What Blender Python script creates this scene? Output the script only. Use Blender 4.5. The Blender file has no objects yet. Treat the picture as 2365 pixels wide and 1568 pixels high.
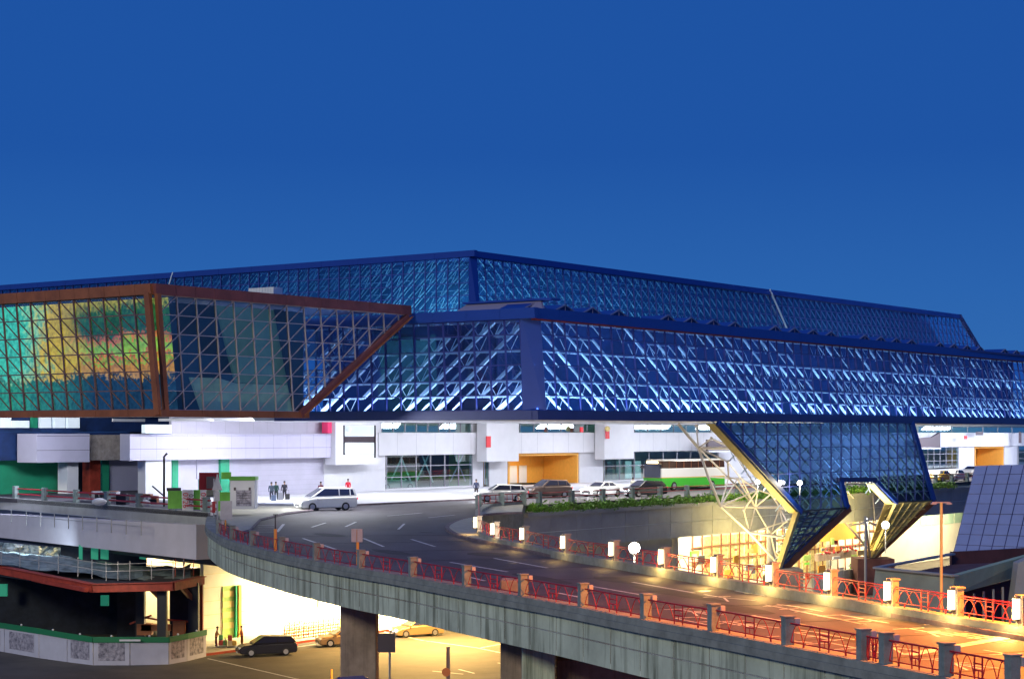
import bpy, bmesh, math, random
from mathutils import Vector, Matrix
from mathutils.geometry import tessellate_polygon
random.seed(7)
SC = bpy.context.scene
COL = SC.collection
# ------------------------------------------------------------------ camera, sky, exposure
F, CX, HY, CZ = 4250.0, 1182.5, 1000.0, 6.2
cam = bpy.data.cameras.new("camera")
cam.sensor_width = 36.0
cam.lens = 36.0 * F / 2365.0
cam.shift_y = 216.0 / 2365.0
cam.clip_start = 0.5
cam.clip_end = 4000
camo = bpy.data.objects.new("camera", cam)
camo.location = (0, 0, CZ)
camo.rotation_euler = (math.radians(90), 0, 0)
COL.objects.link(camo)
SC.camera = camo
SC.view_settings.view_transform = 'Standard'
SC.view_settings.look = 'None'
SC.view_settings.exposure = 0.0
SC.view_settings.gamma = 1.0
SC.render.engine = 'CYCLES'
SC.cycles.max_bounces = 6
SC.cycles.transparent_max_bounces = 12
SC.cycles.sample_clamp_indirect = 4.0
SC.cycles.sample_clamp_direct = 0.0
SC.cycles.caustics_reflective = False
SC.cycles.caustics_refractive = False
SC.cycles.use_denoising = True

world = bpy.data.worlds.new("World")
SC.world = world
world.use_nodes = True
wt = world.node_tree
wt.nodes.clear()
wo = wt.nodes.new("ShaderNodeOutputWorld")
bg = wt.nodes.new("ShaderNodeBackground")
tc = wt.nodes.new("ShaderNodeTexCoord")
sx = wt.nodes.new("ShaderNodeSeparateXYZ")
ramp = wt.nodes.new("ShaderNodeValToRGB")
wt.links.new(tc.outputs["Generated"], sx.inputs[0])
wt.links.new(sx.outputs["Z"], ramp.inputs[0])
els = ramp.color_ramp.elements
els[0].position = 0.0; els[0].color = (0.034, 0.155, 0.445, 1)
els[1].position = 1.0; els[1].color = (0.010, 0.065, 0.300, 1)
e = els.new(0.075); e.color = (0.021, 0.125, 0.425, 1)
e = els.new(0.15); e.color = (0.0115, 0.088, 0.372, 1)
e = els.new(0.4); e.color = (0.0105, 0.078, 0.345, 1)
sky = wt.nodes.new("ShaderNodeTexSky")
sky.sky_type = 'NISHITA'
sky.sun_disc = False
sky.sun_elevation = math.radians(1.0)
sky.sun_rotation = math.radians(200)
add = wt.nodes.new("ShaderNodeMixRGB")
add.blend_type = 'ADD'
add.inputs[0].default_value = 0.0015
wt.links.new(ramp.outputs[0], add.inputs[1])
wt.links.new(sky.outputs[0], add.inputs[2])
wt.links.new(add.outputs[0], bg.inputs[0])
bg.inputs[1].default_value = 1.0
wt.links.new(bg.outputs[0], wo.inputs[0])

sl = bpy.data.lights.new("fill_sun", 'SUN')
sl.energy = 1.15  # neutral fill from behind the camera, added to lift the front faces
sl.angle = math.radians(12)
sl.color = (1.0, 0.93, 0.66)
slo = bpy.data.objects.new("fill_sun", sl)
slo.rotation_euler = (math.radians(66), 0, math.radians(-30))
COL.objects.link(slo)

# ------------------------------------------------------------------ helpers
U = Vector((0.592, 0.806, 0)); U.normalize()
V = Vector((-0.806, 0.592, 0)); V.normalize()
ZZ = Vector((0, 0, 1))
GZ = -11.5          # lower ground level

def P(px, py, d):
    return Vector(((px - CX) * d / F, d, CZ - (py - HY) * d / F))
def G(px, py, z=0.0):
    d = (CZ - z) * F / (py - HY)
    return P(px, py, d)
def DN(px, n):       # depth of the vertical plane (along U) at offset n
    r = (px - CX) / F
    return n / (V.y + V.x * r)
def PN(px, py, n):   # point on that plane
    return P(px, py, DN(px, n))
def PZ(px, n, z):
    d = DN(px, n)
    return Vector(((px - CX) * d / F, d, z))
def DV(px, A):       # depth on the line through A along V
    r = (px - CX) / F
    t = (A.x - r * A.y) / (r * V.y - V.x)
    return A.y + V.y * t
def PV(px, py, A):
    return P(px, py, DV(px, A))

def newobj(name, data, parent=None, loc=None):
    o = bpy.data.objects.new(name, data)
    COL.objects.link(o)
    if parent is not None:
        o.parent = parent
    if loc is not None:
        o.location = loc
    return o
def empty(name, label, cat, loc=(0, 0, 0), rz=0.0, group=None):
    o = bpy.data.objects.new(name, None)
    COL.objects.link(o)
    o.empty_display_size = 0.3
    o.location = loc
    o.rotation_euler = (0, 0, rz)
    tag(o, label, cat, group)
    return o
def tag(o, label=None, cat=None, group=None, kind=None):
    if label: o["label"] = label
    if cat: o["category"] = cat
    if group: o["group"] = group
    if kind: o["kind"] = kind
    return o

class MB:
    """collects shapes for ONE mesh object"""
    def __init__(s):
        s.v = []; s.f = []; s.m = []; s.smooth = []
    def _add(s, vs, fs, mi=0, smooth=False):
        b = len(s.v)
        s.v += [Vector(p) for p in vs]
        for f in fs:
            s.f.append([b + i for i in f]); s.m.append(mi); s.smooth.append(smooth)
        return s
    def box(s, c, size, mi=0, rz=0.0, ux=None, uy=None, uz=None):
        c = Vector(c)
        if ux is None:
            ux = Vector((math.cos(rz), math.sin(rz), 0)); uy = Vector((-math.sin(rz), math.cos(rz), 0)); uz = ZZ
        hx, hy, hz = size[0] / 2, size[1] / 2, size[2] / 2
        vs = [c + ux * (i * hx) + uy * (j * hy) + uz * (k * hz) for k in (-1, 1) for j in (-1, 1) for i in (-1, 1)]
        return s._add(vs, [(0, 2, 3, 1), (4, 5, 7, 6), (0, 1, 5, 4), (2, 6, 7, 3), (0, 4, 6, 2), (1, 3, 7, 5)], mi)
    def bar(s, a, b, w, h=None, mi=0, up=None):
        a = Vector(a); b = Vector(b)
        h = w if h is None else h
        d = b - a
        L = d.length
        if L < 1e-5: return s
        d.normalize()
        up = Vector(up) if up is not None else (ZZ if abs(d.z) < 0.95 else Vector((0, 1, 0)))
        x = d.cross(up).normalized(); y = x.cross(d).normalized()
        return s.box((a + b) / 2, (L, w, h), mi, ux=d, uy=x, uz=y)
    def tube(s, pts, r, n=8, mi=0, cap=True, smooth=True):
        pts = [Vector(p) for p in pts]
        rs = r if isinstance(r, (list, tuple)) else [r] * len(pts)
        rings = []
        for i, p in enumerate(pts):
            d = (pts[min(i + 1, len(pts) - 1)] - pts[max(i - 1, 0)]).normalized()
            up = ZZ if abs(d.z) < 0.9 else Vector((0, 1, 0))
            x = d.cross(up).normalized(); y = x.cross(d).normalized()
            rings.append([p + (x * math.cos(2 * math.pi * k / n) + y * math.sin(2 * math.pi * k / n)) * rs[i] for k in range(n)])
        vs = [q for R_ in rings for q in R_]
        fs = []
        for i in range(len(pts) - 1):
            for k in range(n):
                a = i * n + k; b = i * n + (k + 1) % n
                fs.append((a, b, b + n, a + n))
        s._add(vs, fs, mi, smooth)
        if cap:
            s._add(rings[0][::-1], [tuple(range(n))], mi)
            s._add(rings[-1], [tuple(range(n))], mi)
        return s
    def poly(s, pts, mi=0):
        return s._add(pts, [tuple(range(len(pts)))], mi)
    def prism(s, pts, off, mi=0):
        """polygon pts extruded by off"""
        pts = [Vector(p) for p in pts]; off = Vector(off); n = len(pts)
        fs = [tuple(range(n))[::-1], tuple(range(n, 2 * n))]
        for i in range(n):
            j = (i + 1) % n
            fs.append((i, j, j + n, i + n))
        return s._add(pts + [p + off for p in pts], fs, mi)
    def flat(s, pts2d, z0, z1, mi=0):
        """concave plan outline extruded from z0 to z1"""
        n = len(pts2d)
        top = [Vector((p[0], p[1], z1)) for p in pts2d]
        tris = tessellate_polygon([top])
        s._add(top, [tuple(t) for t in tris], mi)
        bot = [Vector((p[0], p[1], z0)) for p in pts2d]
        s._add(bot, [tuple(reversed(t)) for t in tris], mi)
        for i in range(n):
            j = (i + 1) % n
            s._add([bot[i], bot[j], top[j], top[i]], [(0, 1, 2, 3)], mi)
        return s
    def sphere(s, c, r, n=10, m=7, mi=0, sc=(1, 1, 1)):
        c = Vector(c); vs = []; fs = []
        for i in range(m + 1):
            th = math.pi * i / m
            for k in range(n):
                ph = 2 * math.pi * k / n
                vs.append(c + Vector((math.sin(th) * math.cos(ph) * r * sc[0], math.sin(th) * math.sin(ph) * r * sc[1], math.cos(th) * r * sc[2])))
        for i in range(m):
            for k in range(n):
                a = i * n + k; b = i * n + (k + 1) % n
                fs.append((a, a + n, b + n, b))
        return s._add(vs, fs, mi, True)
    def mesh(s, name, mats):
        me = bpy.data.meshes.new(name)
        me.from_pydata([tuple(v) for v in s.v], [], s.f)
        for m in (mats if isinstance(mats, (list, tuple)) else [mats]):
            me.materials.append(m)
        if any(s.m): me.polygons.foreach_set("material_index", s.m)
        me.polygons.foreach_set("use_smooth", s.smooth)
        bm = bmesh.new(); bm.from_mesh(me)
        bmesh.ops.recalc_face_normals(bm, faces=bm.faces)
        bm.to_mesh(me); bm.free()
        me.update()
        return me
    def build(s, name, mats, parent=None, loc=None, bevel=0.0):
        o = newobj(name, s.mesh(name, mats), parent, loc)
        if bevel:
            b = o.modifiers.new("bevel", 'BEVEL'); b.width = bevel; b.segments = 2; b.limit_method = 'ANGLE'
        return o

# ------------------------------------------------------------------ materials
def mat(name, col, rough=0.6, metal=0.0, spec=0.5, noise=0.0, nscale=3.0, bump=0.0, bscale=20.0, emit=None, estr=0.0, streak=0.0, stretch=(1, 1, 1), col2=None):
    m = bpy.data.materials.new(name); m.use_nodes = True
    nt = m.node_tree; b = nt.nodes["Principled BSDF"]
    b.inputs["Base Color"].default_value = (*col, 1)
    b.inputs["Roughness"].default_value = rough
    b.inputs["Metallic"].default_value = metal
    b.inputs["Specular IOR Level"].default_value = spec
    geo = None
    if noise or bump or streak:
        geo = nt.nodes.new("ShaderNodeNewGeometry")
        mp = nt.nodes.new("ShaderNodeMapping"); mp.inputs["Scale"].default_value = stretch
        nt.links.new(geo.outputs["Position"], mp.inputs[0])
    last = None
    if noise:
        n = nt.nodes.new("ShaderNodeTexNoise"); n.inputs["Scale"].default_value = nscale; n.inputs["Detail"].default_value = 6; n.inputs["Roughness"].default_value = 0.65
        nt.links.new(mp.outputs[0], n.inputs["Vector"])
        r = nt.nodes.new("ShaderNodeValToRGB")
        lo = tuple(c * (1 - noise) for c in col); hi = col2 if col2 else tuple(min(1, c * (1 + noise)) for c in col)
        r.color_ramp.elements[0].position = 0.3; r.color_ramp.elements[0].color = (*lo, 1)
        r.color_ramp.elements[1].position = 0.7; r.color_ramp.elements[1].color = (*hi, 1)
        nt.links.new(n.outputs[0], r.inputs[0]); last = r.outputs[0]
    if streak:
        m2 = nt.nodes.new("ShaderNodeMapping"); m2.inputs["Scale"].default_value = (1.6, 1.6, 0.09)
        nt.links.new(geo.outputs["Position"], m2.inputs[0])
        n2 = nt.nodes.new("ShaderNodeTexNoise"); n2.inputs["Scale"].default_value = 1.4; n2.inputs["Detail"].default_value = 5; n2.inputs["Roughness"].default_value = 0.7
        nt.links.new(m2.outputs[0], n2.inputs["Vector"])
        r2 = nt.nodes.new("ShaderNodeValToRGB")
        r2.color_ramp.elements[0].position = 0.36; r2.color_ramp.elements[0].color = (1 - streak, 1 - streak, 1 - streak * 1.05, 1)
        r2.color_ramp.elements[1].position = 0.52; r2.color_ramp.elements[1].color = (1, 1, 1, 1)
        nt.links.new(n2.outputs[0], r2.inputs[0])
        mx = nt.nodes.new("ShaderNodeMixRGB"); mx.blend_type = 'MULTIPLY'; mx.inputs[0].default_value = 1
        if last: nt.links.new(last, mx.inputs[1])
        else: mx.inputs[1].default_value = (*col, 1)
        nt.links.new(r2.outputs[0], mx.inputs[2]); last = mx.outputs[0]
    if last: nt.links.new(last, b.inputs["Base Color"])
    if bump:
        n3 = nt.nodes.new("ShaderNodeTexNoise"); n3.inputs["Scale"].default_value = bscale; n3.inputs["Detail"].default_value = 4
        nt.links.new(mp.outputs[0], n3.inputs["Vector"])
        bp = nt.nodes.new("ShaderNodeBump"); bp.inputs["Strength"].default_value = bump; bp.inputs["Distance"].default_value = 0.05
        nt.links.new(n3.outputs[0], bp.inputs["Height"]); nt.links.new(bp.outputs[0], b.inputs["Normal"])
    if emit:
        b.inputs["Emission Color"].default_value = (*emit, 1)
        b.inputs["Emission Strength"].default_value = estr
    return m

def glass(name, tint, refl=0.35, rough=0.03, rtint=(1, 1, 1), base=0.1):
    m = bpy.data.materials.new(name); m.use_nodes = True
    nt = m.node_tree; nt.nodes.clear()
    out = nt.nodes.new("ShaderNodeOutputMaterial")
    tr = nt.nodes.new("ShaderNodeBsdfTransparent"); tr.inputs[0].default_value = (*tint, 1)
    gl = nt.nodes.new("ShaderNodeBsdfGlossy"); gl.inputs[0].default_value = (*rtint, 1); gl.inputs["Roughness"].default_value = rough
    lw = nt.nodes.new("ShaderNodeLayerWeight"); lw.inputs[0].default_value = 0.35
    mr = nt.nodes.new("ShaderNodeMapRange"); mr.inputs[3].default_value = base; mr.inputs[4].default_value = min(0.95, base + refl)
    nt.links.new(lw.outputs["Facing"], mr.inputs[0])
    # panes differ a little from one to the next
    oi = nt.nodes.new("ShaderNodeObjectInfo")
    mm = nt.nodes.new("ShaderNodeMath"); mm.operation = 'MULTIPLY_ADD'; mm.inputs[1].default_value = 0.10; mm.inputs[2].default_value = -0.05
    nt.links.new(oi.outputs["Random"], mm.inputs[0])
    ad = nt.nodes.new("ShaderNodeMath"); ad.operation = 'ADD'; ad.use_clamp = True
    nt.links.new(mr.outputs[0], ad.inputs[0]); nt.links.new(mm.outputs[0], ad.inputs[1])
    mx = nt.nodes.new("ShaderNodeMixShader")
    nt.links.new(ad.outputs[0], mx.inputs[0]); nt.links.new(tr.outputs[0], mx.inputs[1]); nt.links.new(gl.outputs[0], mx.inputs[2])
    nt.links.new(mx.outputs[0], out.inputs[0])
    return m

M = {}
M['asphalt'] = mat("asphalt", (0.062, 0.056, 0.070), 0.7, noise=0.45, nscale=0.28, bump=0.35, bscale=25, stretch=(1, .35, 1))
M['asphalt_low'] = mat("asphalt_lower", (0.085, 0.075, 0.065), 0.8, noise=0.3, nscale=0.3, bump=0.2, bscale=15)
M['paint'] = mat("road_paint", (0.55, 0.55, 0.56), 0.6, noise=0.45, nscale=2.5)
M['concrete'] = mat("concrete", (0.34, 0.35, 0.37), 0.8, noise=0.15, nscale=0.6, bump=0.2, bscale=12)
M['fascia'] = mat("weathered_concrete", (0.54, 0.61, 0.50), 0.85, noise=0.22, nscale=0.5, bump=0.2, bscale=10, streak=0.62)
M['joint'] = mat("joint_sealant", (0.85, 0.92, 0.92), 0.7)
M['ledge'] = mat("parapet_ledge", (0.24, 0.26, 0.25), 0.85, noise=0.3, nscale=1.5, bump=0.2)
M['postc'] = mat("parapet_post_concrete", (0.19, 0.24, 0.25), 0.8, noise=0.3, nscale=2.5, bump=0.2)
M['dark'] = mat("dark_metal", (0.02, 0.022, 0.03), 0.5)
M['black'] = mat("black_plastic", (0.012, 0.012, 0.015), 0.4)
M['rubber'] = mat("rubber", (0.015, 0.015, 0.016), 0.85)
M['chrome'] = mat("wheel_alloy", (0.6, 0.6, 0.62), 0.3, 0.9)
M['red'] = mat("red_railing_paint", (0.36, 0.014, 0.03), 0.5, noise=0.2, nscale=4)
M['redsteel'] = mat("primer_red_steel", (0.34, 0.045, 0.025), 0.6, noise=0.35, nscale=1.5)
M['white'] = mat("white_wall", (0.72, 0.72, 0.76), 0.6, noise=0.04, nscale=0.8)
M['lavwall'] = mat("grey_wall_panel", (0.52, 0.50, 0.60), 0.6, noise=0.06, nscale=0.6)
M['lavbeam'] = mat("grey_beam_panel", (0.50, 0.48, 0.62), 0.55, noise=0.05, nscale=0.6)
M['rough_conc'] = mat("rough_concrete", (0.36, 0.31, 0.28), 0.9, noise=0.3, nscale=2.0, bump=0.5, bscale=8)
M['greenwall'] = mat("green_glass_wall", (0.03, 0.36, 0.19), 0.35, noise=0.25, nscale=0.25)
M['green'] = mat("green_panel", (0.16, 0.48, 0.06), 0.5, noise=0.15, nscale=1.0)
M['dgreen'] = mat("dark_green_trim", (0.02, 0.20, 0.08), 0.5)
M['bluemetal'] = mat("blue_coated_fascia", (0.010, 0.050, 0.34), 0.45, noise=0.06, nscale=0.5)
M['bluemul'] = mat("blue_coated_mullion", (0.03, 0.045, 0.25), 0.5)
M['halmul'] = mat("hall_mullion", (0.05, 0.08, 0.38), 0.5)
M['bluedark'] = mat("dark_blue_edge_beam", (0.04, 0.055, 0.20), 0.5, noise=0.1, nscale=0.5)
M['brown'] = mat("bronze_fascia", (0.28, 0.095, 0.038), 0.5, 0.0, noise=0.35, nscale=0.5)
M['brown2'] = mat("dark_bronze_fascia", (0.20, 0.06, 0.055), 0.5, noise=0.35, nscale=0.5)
M['brownmul'] = mat("bronze_mullion", (0.20, 0.12, 0.12), 0.45, 0.2)
M['palemul'] = mat("pale_mullion", (0.50, 0.42, 0.46), 0.45, 0.2)
M['strut'] = mat("white_strut_paint", (0.72, 0.85, 0.95), 0.4)
M['tealstrut'] = mat("pale_teal_strut", (0.50, 0.72, 0.88), 0.4)
M['interior'] = mat("interior_blue_wall", (0.012, 0.04, 0.15), 0.7, noise=0.5, nscale=0.35)
M['interior_teal'] = mat("interior_teal_wall", (0.03, 0.13, 0.26), 0.7, noise=0.6, nscale=0.5)
M['soffit'] = mat("soffit", (0.70, 0.70, 0.74), 0.7)
M['roof'] = mat("roof_sheet", (0.06, 0.08, 0.26), 0.6)
M['skylite'] = mat("skylight_frame", (0.26, 0.24, 0.36), 0.5)
M['tilepanel'] = mat("violet_tile_panel", (0.34, 0.38, 0.60), 0.55, noise=0.08, nscale=0.8)
M['tilejoint'] = mat("tile_joint", (0.10, 0.09, 0.25), 0.8)
M['glass_blue'] = glass("blue_glazing", (0.33, 0.52, 0.78), 0.30, rtint=(0.75, 0.55, 1.0), base=0.08)
M['glass_hall'] = glass("hall_glazing", (0.30, 0.56, 0.78), 0.35, rtint=(0.6, 0.65, 0.95), base=0.16)
M['glass_brown'] = glass("clear_glazing", (0.80, 0.88, 0.86), 0.35, rtint=(0.8, 0.9, 1.0), base=0.05)
M['glass_leg'] = glass("leg_glazing", (0.05, 0.115, 0.25), 0.16, rtint=(0.7, 0.7, 1.0), base=0.05)
M['glass_win'] = glass("window_glazing", (0.45, 0.75, 0.70), 0.5, rtint=(0.9, 1.0, 1.0), base=0.25)
M['carglass'] = mat("car_glass", (0.02, 0.025, 0.06), 0.08, spec=0.9)
M['hedge'] = mat("hedge_leaves", (0.13, 0.30, 0.04), 0.6, noise=0.5, nscale=1.4)
M['lantern'] = mat("lantern_glow", (0.9, 0.85, 0.75), 0.5, emit=(1.0, 0.86, 0.62), estr=1.7)
M['lampglow'] = mat("lamp_glow", (0.9, 0.9, 0.9), 0.5, emit=(1.0, 0.95, 0.82), estr=25.0)
M['headglow'] = mat("headlight_glow", (0.9, 0.9, 0.9), 0.5, emit=(0.95, 0.97, 1.0), estr=12.0)
M['tail'] = mat("tail_lamp", (0.5, 0.01, 0.01), 0.3, emit=(1, .02, .01), estr=1.5)
M['orangewall'] = mat("orange_entrance_lining", (0.85, 0.42, 0.07), 0.5, noise=0.08)
M['cream'] = mat("cream_wall", (0.74, 0.72, 0.60), 0.7, noise=0.08, nscale=0.4)
M['pave'] = mat("pavement_slabs", (0.42, 0.40, 0.34), 0.8, noise=0.2, nscale=1.5, bump=0.2)
M['kerb'] = mat("kerb_stone", (0.16, 0.12, 0.14), 0.85, noise=0.4, nscale=2.0)
M['pier'] = mat("pier_concrete", (0.36, 0.27, 0.22), 0.85, noise=0.35, nscale=0.7, bump=0.3, streak=0.3)
M['pole'] = mat("galvanised_pole", (0.42, 0.42, 0.44), 0.4, 0.4)
M['orangepole'] = mat("orange_pole", (0.75, 0.32, 0.06), 0.5)
M['signback'] = mat("sign_back_grey", (0.36, 0.36, 0.42), 0.5, noise=0.1)
M['darksign'] = mat("dark_sign_board", (0.10, 0.075, 0.09), 0.6)
M['tarp'] = mat("blue_tarpaulin", (0.20, 0.38, 0.55), 0.5, noise=0.7, nscale=0.9, stretch=(1, 1, 3), bump=0.8, bscale=2.0, col2=(0.75, 0.85, 0.9))
M['net'] = mat("dark_netting", (0.015, 0.02, 0.035), 0.9, noise=0.5, nscale=0.8)
M['tarp2'] = mat("grey_green_cover_sheet", (0.10, 0.17, 0.20), 0.6, noise=0.6, nscale=0.8, bump=0.8, bscale=2.5, col2=(0.34, 0.42, 0.45))
M['skin'] = mat("skin", (0.45, 0.26, 0.18), 0.6)
M['hair'] = mat("dark_hair", (0.015, 0.012, 0.012), 0.6)
def cloth(c): return mat("cloth", c, 0.85)

# ------------------------------------------------------------------ glazed faces
def clip_poly(poly, clip):
    """Sutherland-Hodgman, clip is convex and counter-clockwise"""
    out = list(poly)
    for i in range(len(clip)):
        a = clip[i]; b = clip[(i + 1) % len(clip)]
        inp = out; out = []
        def side(p): return (b[0] - a[0]) * (p[1] - a[1]) - (b[1] - a[1]) * (p[0] - a[0])
        for k in range(len(inp)):
            p = inp[k]; q = inp[(k + 1) % len(inp)]
            sp, sq = side(p), side(q)
            if sp >= -1e-9: out.append(p)
            if (sp > 1e-9 and sq < -1e-9) or (sp < -1e-9 and sq > 1e-9):
                t = sp / (sp - sq)
                out.append((p[0] + (q[0] - p[0]) * t, p[1] + (q[1] - p[1]) * t))
        if not out: return []
    return out
def clip_seg(p, q, clip):
    t0, t1 = 0.0, 1.0
    for i in range(len(clip)):
        a = clip[i]; b = clip[(i + 1) % len(clip)]
        def side(r): return (b[0] - a[0]) * (r[1] - a[1]) - (b[1] - a[1]) * (r[0] - a[0])
        sp, sq = side(p), side(q)
        if sp < 0 and sq < 0: return None
        if sp < 0 or sq < 0:
            t = sp / (sp - sq)
            if sp < 0: t0 = max(t0, t)
            else: t1 = min(t1, t)
    if t1 - t0 < 1e-4: return None
    L = lambda t: (p[0] + (q[0] - p[0]) * t, p[1] + (q[1] - p[1]) * t)
    return L(t0), L(t1)

class Face:
    """bilinear quad BL,BR,TR,TL divided into nc x nr cells, cut by an optional convex outline in cell coordinates 0..1"""
    def __init__(s, BL, BR, TR, TL, nc, nr, clip=None):
        s.c = [Vector(q) for q in (BL, BR, TR, TL)]; s.nc = nc; s.nr = nr
        s.clip = clip or [(0, 0), (1, 0), (1, 1), (0, 1)]
        n = (s.c[1] - s.c[0]).cross(s.c[3] - s.c[0]).normalized()
        if n.dot(s.c[0] - camo.location) > 0: n = -n
        s.n = n     # towards the camera
    def at(s, u, v, off=0.0):
        a = s.c[0].lerp(s.c[1], u); b = s.c[3].lerp(s.c[2], u)
        return a.lerp(b, v) + s.n * off
    def panes(s):
        for i in range(s.nc):
            for j in range(s.nr):
                g = 0.0
                q = [(i / s.nc, j / s.nr), ((i + 1) / s.nc, j / s.nr), ((i + 1) / s.nc, (j + 1) / s.nr), (i / s.nc, (j + 1) / s.nr)]
                q = clip_poly(q, s.clip)
                if len(q) >= 3:
                    yield i, j, q
    def lines(s, transoms=True, mullions=True):
        if mullions:
            for i in range(s.nc + 1):
                r = clip_seg((i / s.nc, -1e-6), (i / s.nc, 1), s.clip)
                if r: yield 'mullion', r
        if transoms:
            for j in range(s.nr + 1):
                r = clip_seg((0, j / s.nr), (1, j / s.nr), s.clip)
                if r: yield 'transom', r

def add_panes(parent, faces, material, limit=300, name='glass_pane', th=0.03, tilt=0.0):
    allp = []
    for f in faces:
        for i, j, q in f.panes():
            pts = [f.at(u, v) for u, v in q]
            c = sum(pts, Vector()) / len(pts)
            allp.append((c.length, pts, c, f))
    allp.sort(key=lambda t: t[0])
    rest = MB()
    for k, (d, pts, c, f) in enumerate(allp):
        loc = [(p - c) for p in pts]
        if tilt:
            ax = (pts[1] - pts[0]).normalized()
            a = random.uniform(-tilt, tilt); b = random.uniform(-tilt, tilt)
            R = Matrix.Rotation(a, 3, ax) @ Matrix.Rotation(b, 3, 'Z')
            loc = [R @ p for p in loc]
        if k < limit:
            MB().poly(loc).build(name, material, parent, c)
        else:
            rest.poly([p + c for p in loc])
    if rest.v:
        o = rest.build(name + 's_beyond', material, parent)
        o["kind"] = "stuff"

def add_grid(parent, f, mm, w=0.10, dp=0.12, off=0.06, tm=None, tw=None, transoms=True):
    for kind, (a, b) in f.lines(transoms):
        p, q = f.at(*a, off), f.at(*b, off)
        if (p - q).length < 0.2: continue
        ww = w if kind == 'mullion' else (tw or w * 0.8)
        o2 = 0.0 if kind == 'mullion' else -0.03
        MB().bar(p + f.n * o2, q + f.n * o2, ww, dp, up=f.n).build(kind, tm if (tm and kind == 'transom') else mm, parent)

def seg_parts(parent, segs, w, material, limit, name, h=None):
    """segs: list of (a,b); nearest limit become parts, the rest one part"""
    segs = sorted(segs, key=lambda s: ((s[0] + s[1]) / 2).length)
    rest = MB(); cache = {}
    for k, sg in enumerate(segs):
        a, b = sg[0], sg[1]
        ww = sg[2] if len(sg) > 2 else w
        if k < limit:
            c = (a + b) / 2
            key = tuple(round(x, 2) for x in (b - a)) + (round(ww, 2),)
            if key not in cache:
                cache[key] = MB().bar(a - c, b - c, ww, h or ww).mesh(name, material)
            newobj(name, cache[key], parent, c)
        else:
            rest.bar(a, b, ww, h or ww)
    if rest.v:
        o = rest.build(name + 's_beyond', material, parent); o["kind"] = "stuff"

def area(name, loc, target, size, power, color, sy=None, parent=None):
    l = bpy.data.lights.new(name, 'AREA'); l.energy = power; l.color = color
    l.shape = 'RECTANGLE'; l.size = size; l.size_y = sy or size
    o = bpy.data.objects.new(name, l); COL.objects.link(o)
    o.location = loc
    o.rotation_euler = (Vector(target) - Vector(loc)).to_track_quat('-Z', 'Y').to_euler()
    return o
def areau(name, loc, down, ulen, w, power, color):
    """area lamp whose long side runs along U and which shines towards `down`"""
    l = bpy.data.lights.new(name, 'AREA'); l.energy = power; l.color = color
    l.shape = 'RECTANGLE'; l.size = ulen; l.size_y = w
    o = bpy.data.objects.new(name, l); COL.objects.link(o)
    z = -Vector(down).normalized(); x = U.copy(); x = (x - z * x.dot(z)).normalized(); y = z.cross(x)
    m = Matrix((x, y, z)).transposed().to_4x4(); m.translation = Vector(loc)
    o.matrix_world = m
    return o
def point(name, loc, power, color, r=0.15):
    l = bpy.data.lights.new(name, 'POINT'); l.energy = power; l.color = color; l.shadow_soft_size = r
    o = bpy.data.objects.new(name, l); COL.objects.link(o); o.location = loc
    return o
M['litwin'] = mat("lit_window_white", (0.8, 0.85, 0.9), 0.5, emit=(0.62, 0.75, 0.85), estr=0.62, noise=0.2, nscale=2)
M['yellowlit'] = mat("yellow_lit_metal", (0.72, 0.56, 0.22), 0.5, noise=0.12, nscale=1.5)  # yellow lamplight on leg reveals and lamp pole put into the base colour
M['innergreen'] = mat("glowing_green_grey_wall", (0.10, 0.20, 0.17), 0.6, noise=0.35, nscale=0.35, emit=(0.05, 0.12, 0.09), estr=0.25)  # wall emits faintly in place of light falling on it
M['innerpale'] = mat("glowing_pale_wall", (0.22, 0.36, 0.33), 0.6, noise=0.3, nscale=0.5, emit=(0.25, 0.42, 0.38), estr=0.12)  # weak glow of its own stands in for interior light
M['trusstube'] = mat("truss_tube_paint", (0.62, 0.58, 0.62), 0.45)
M['busgreen'] = mat("bus_green_paint", (0.05, 0.42, 0.03), 0.35)
M['buswhite'] = mat("bus_white_paint", (0.78, 0.78, 0.8), 0.35)
M['buswin'] = mat("bus_window_glass", (0.06, 0.03, 0.02), 0.08, spec=0.8)

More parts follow.
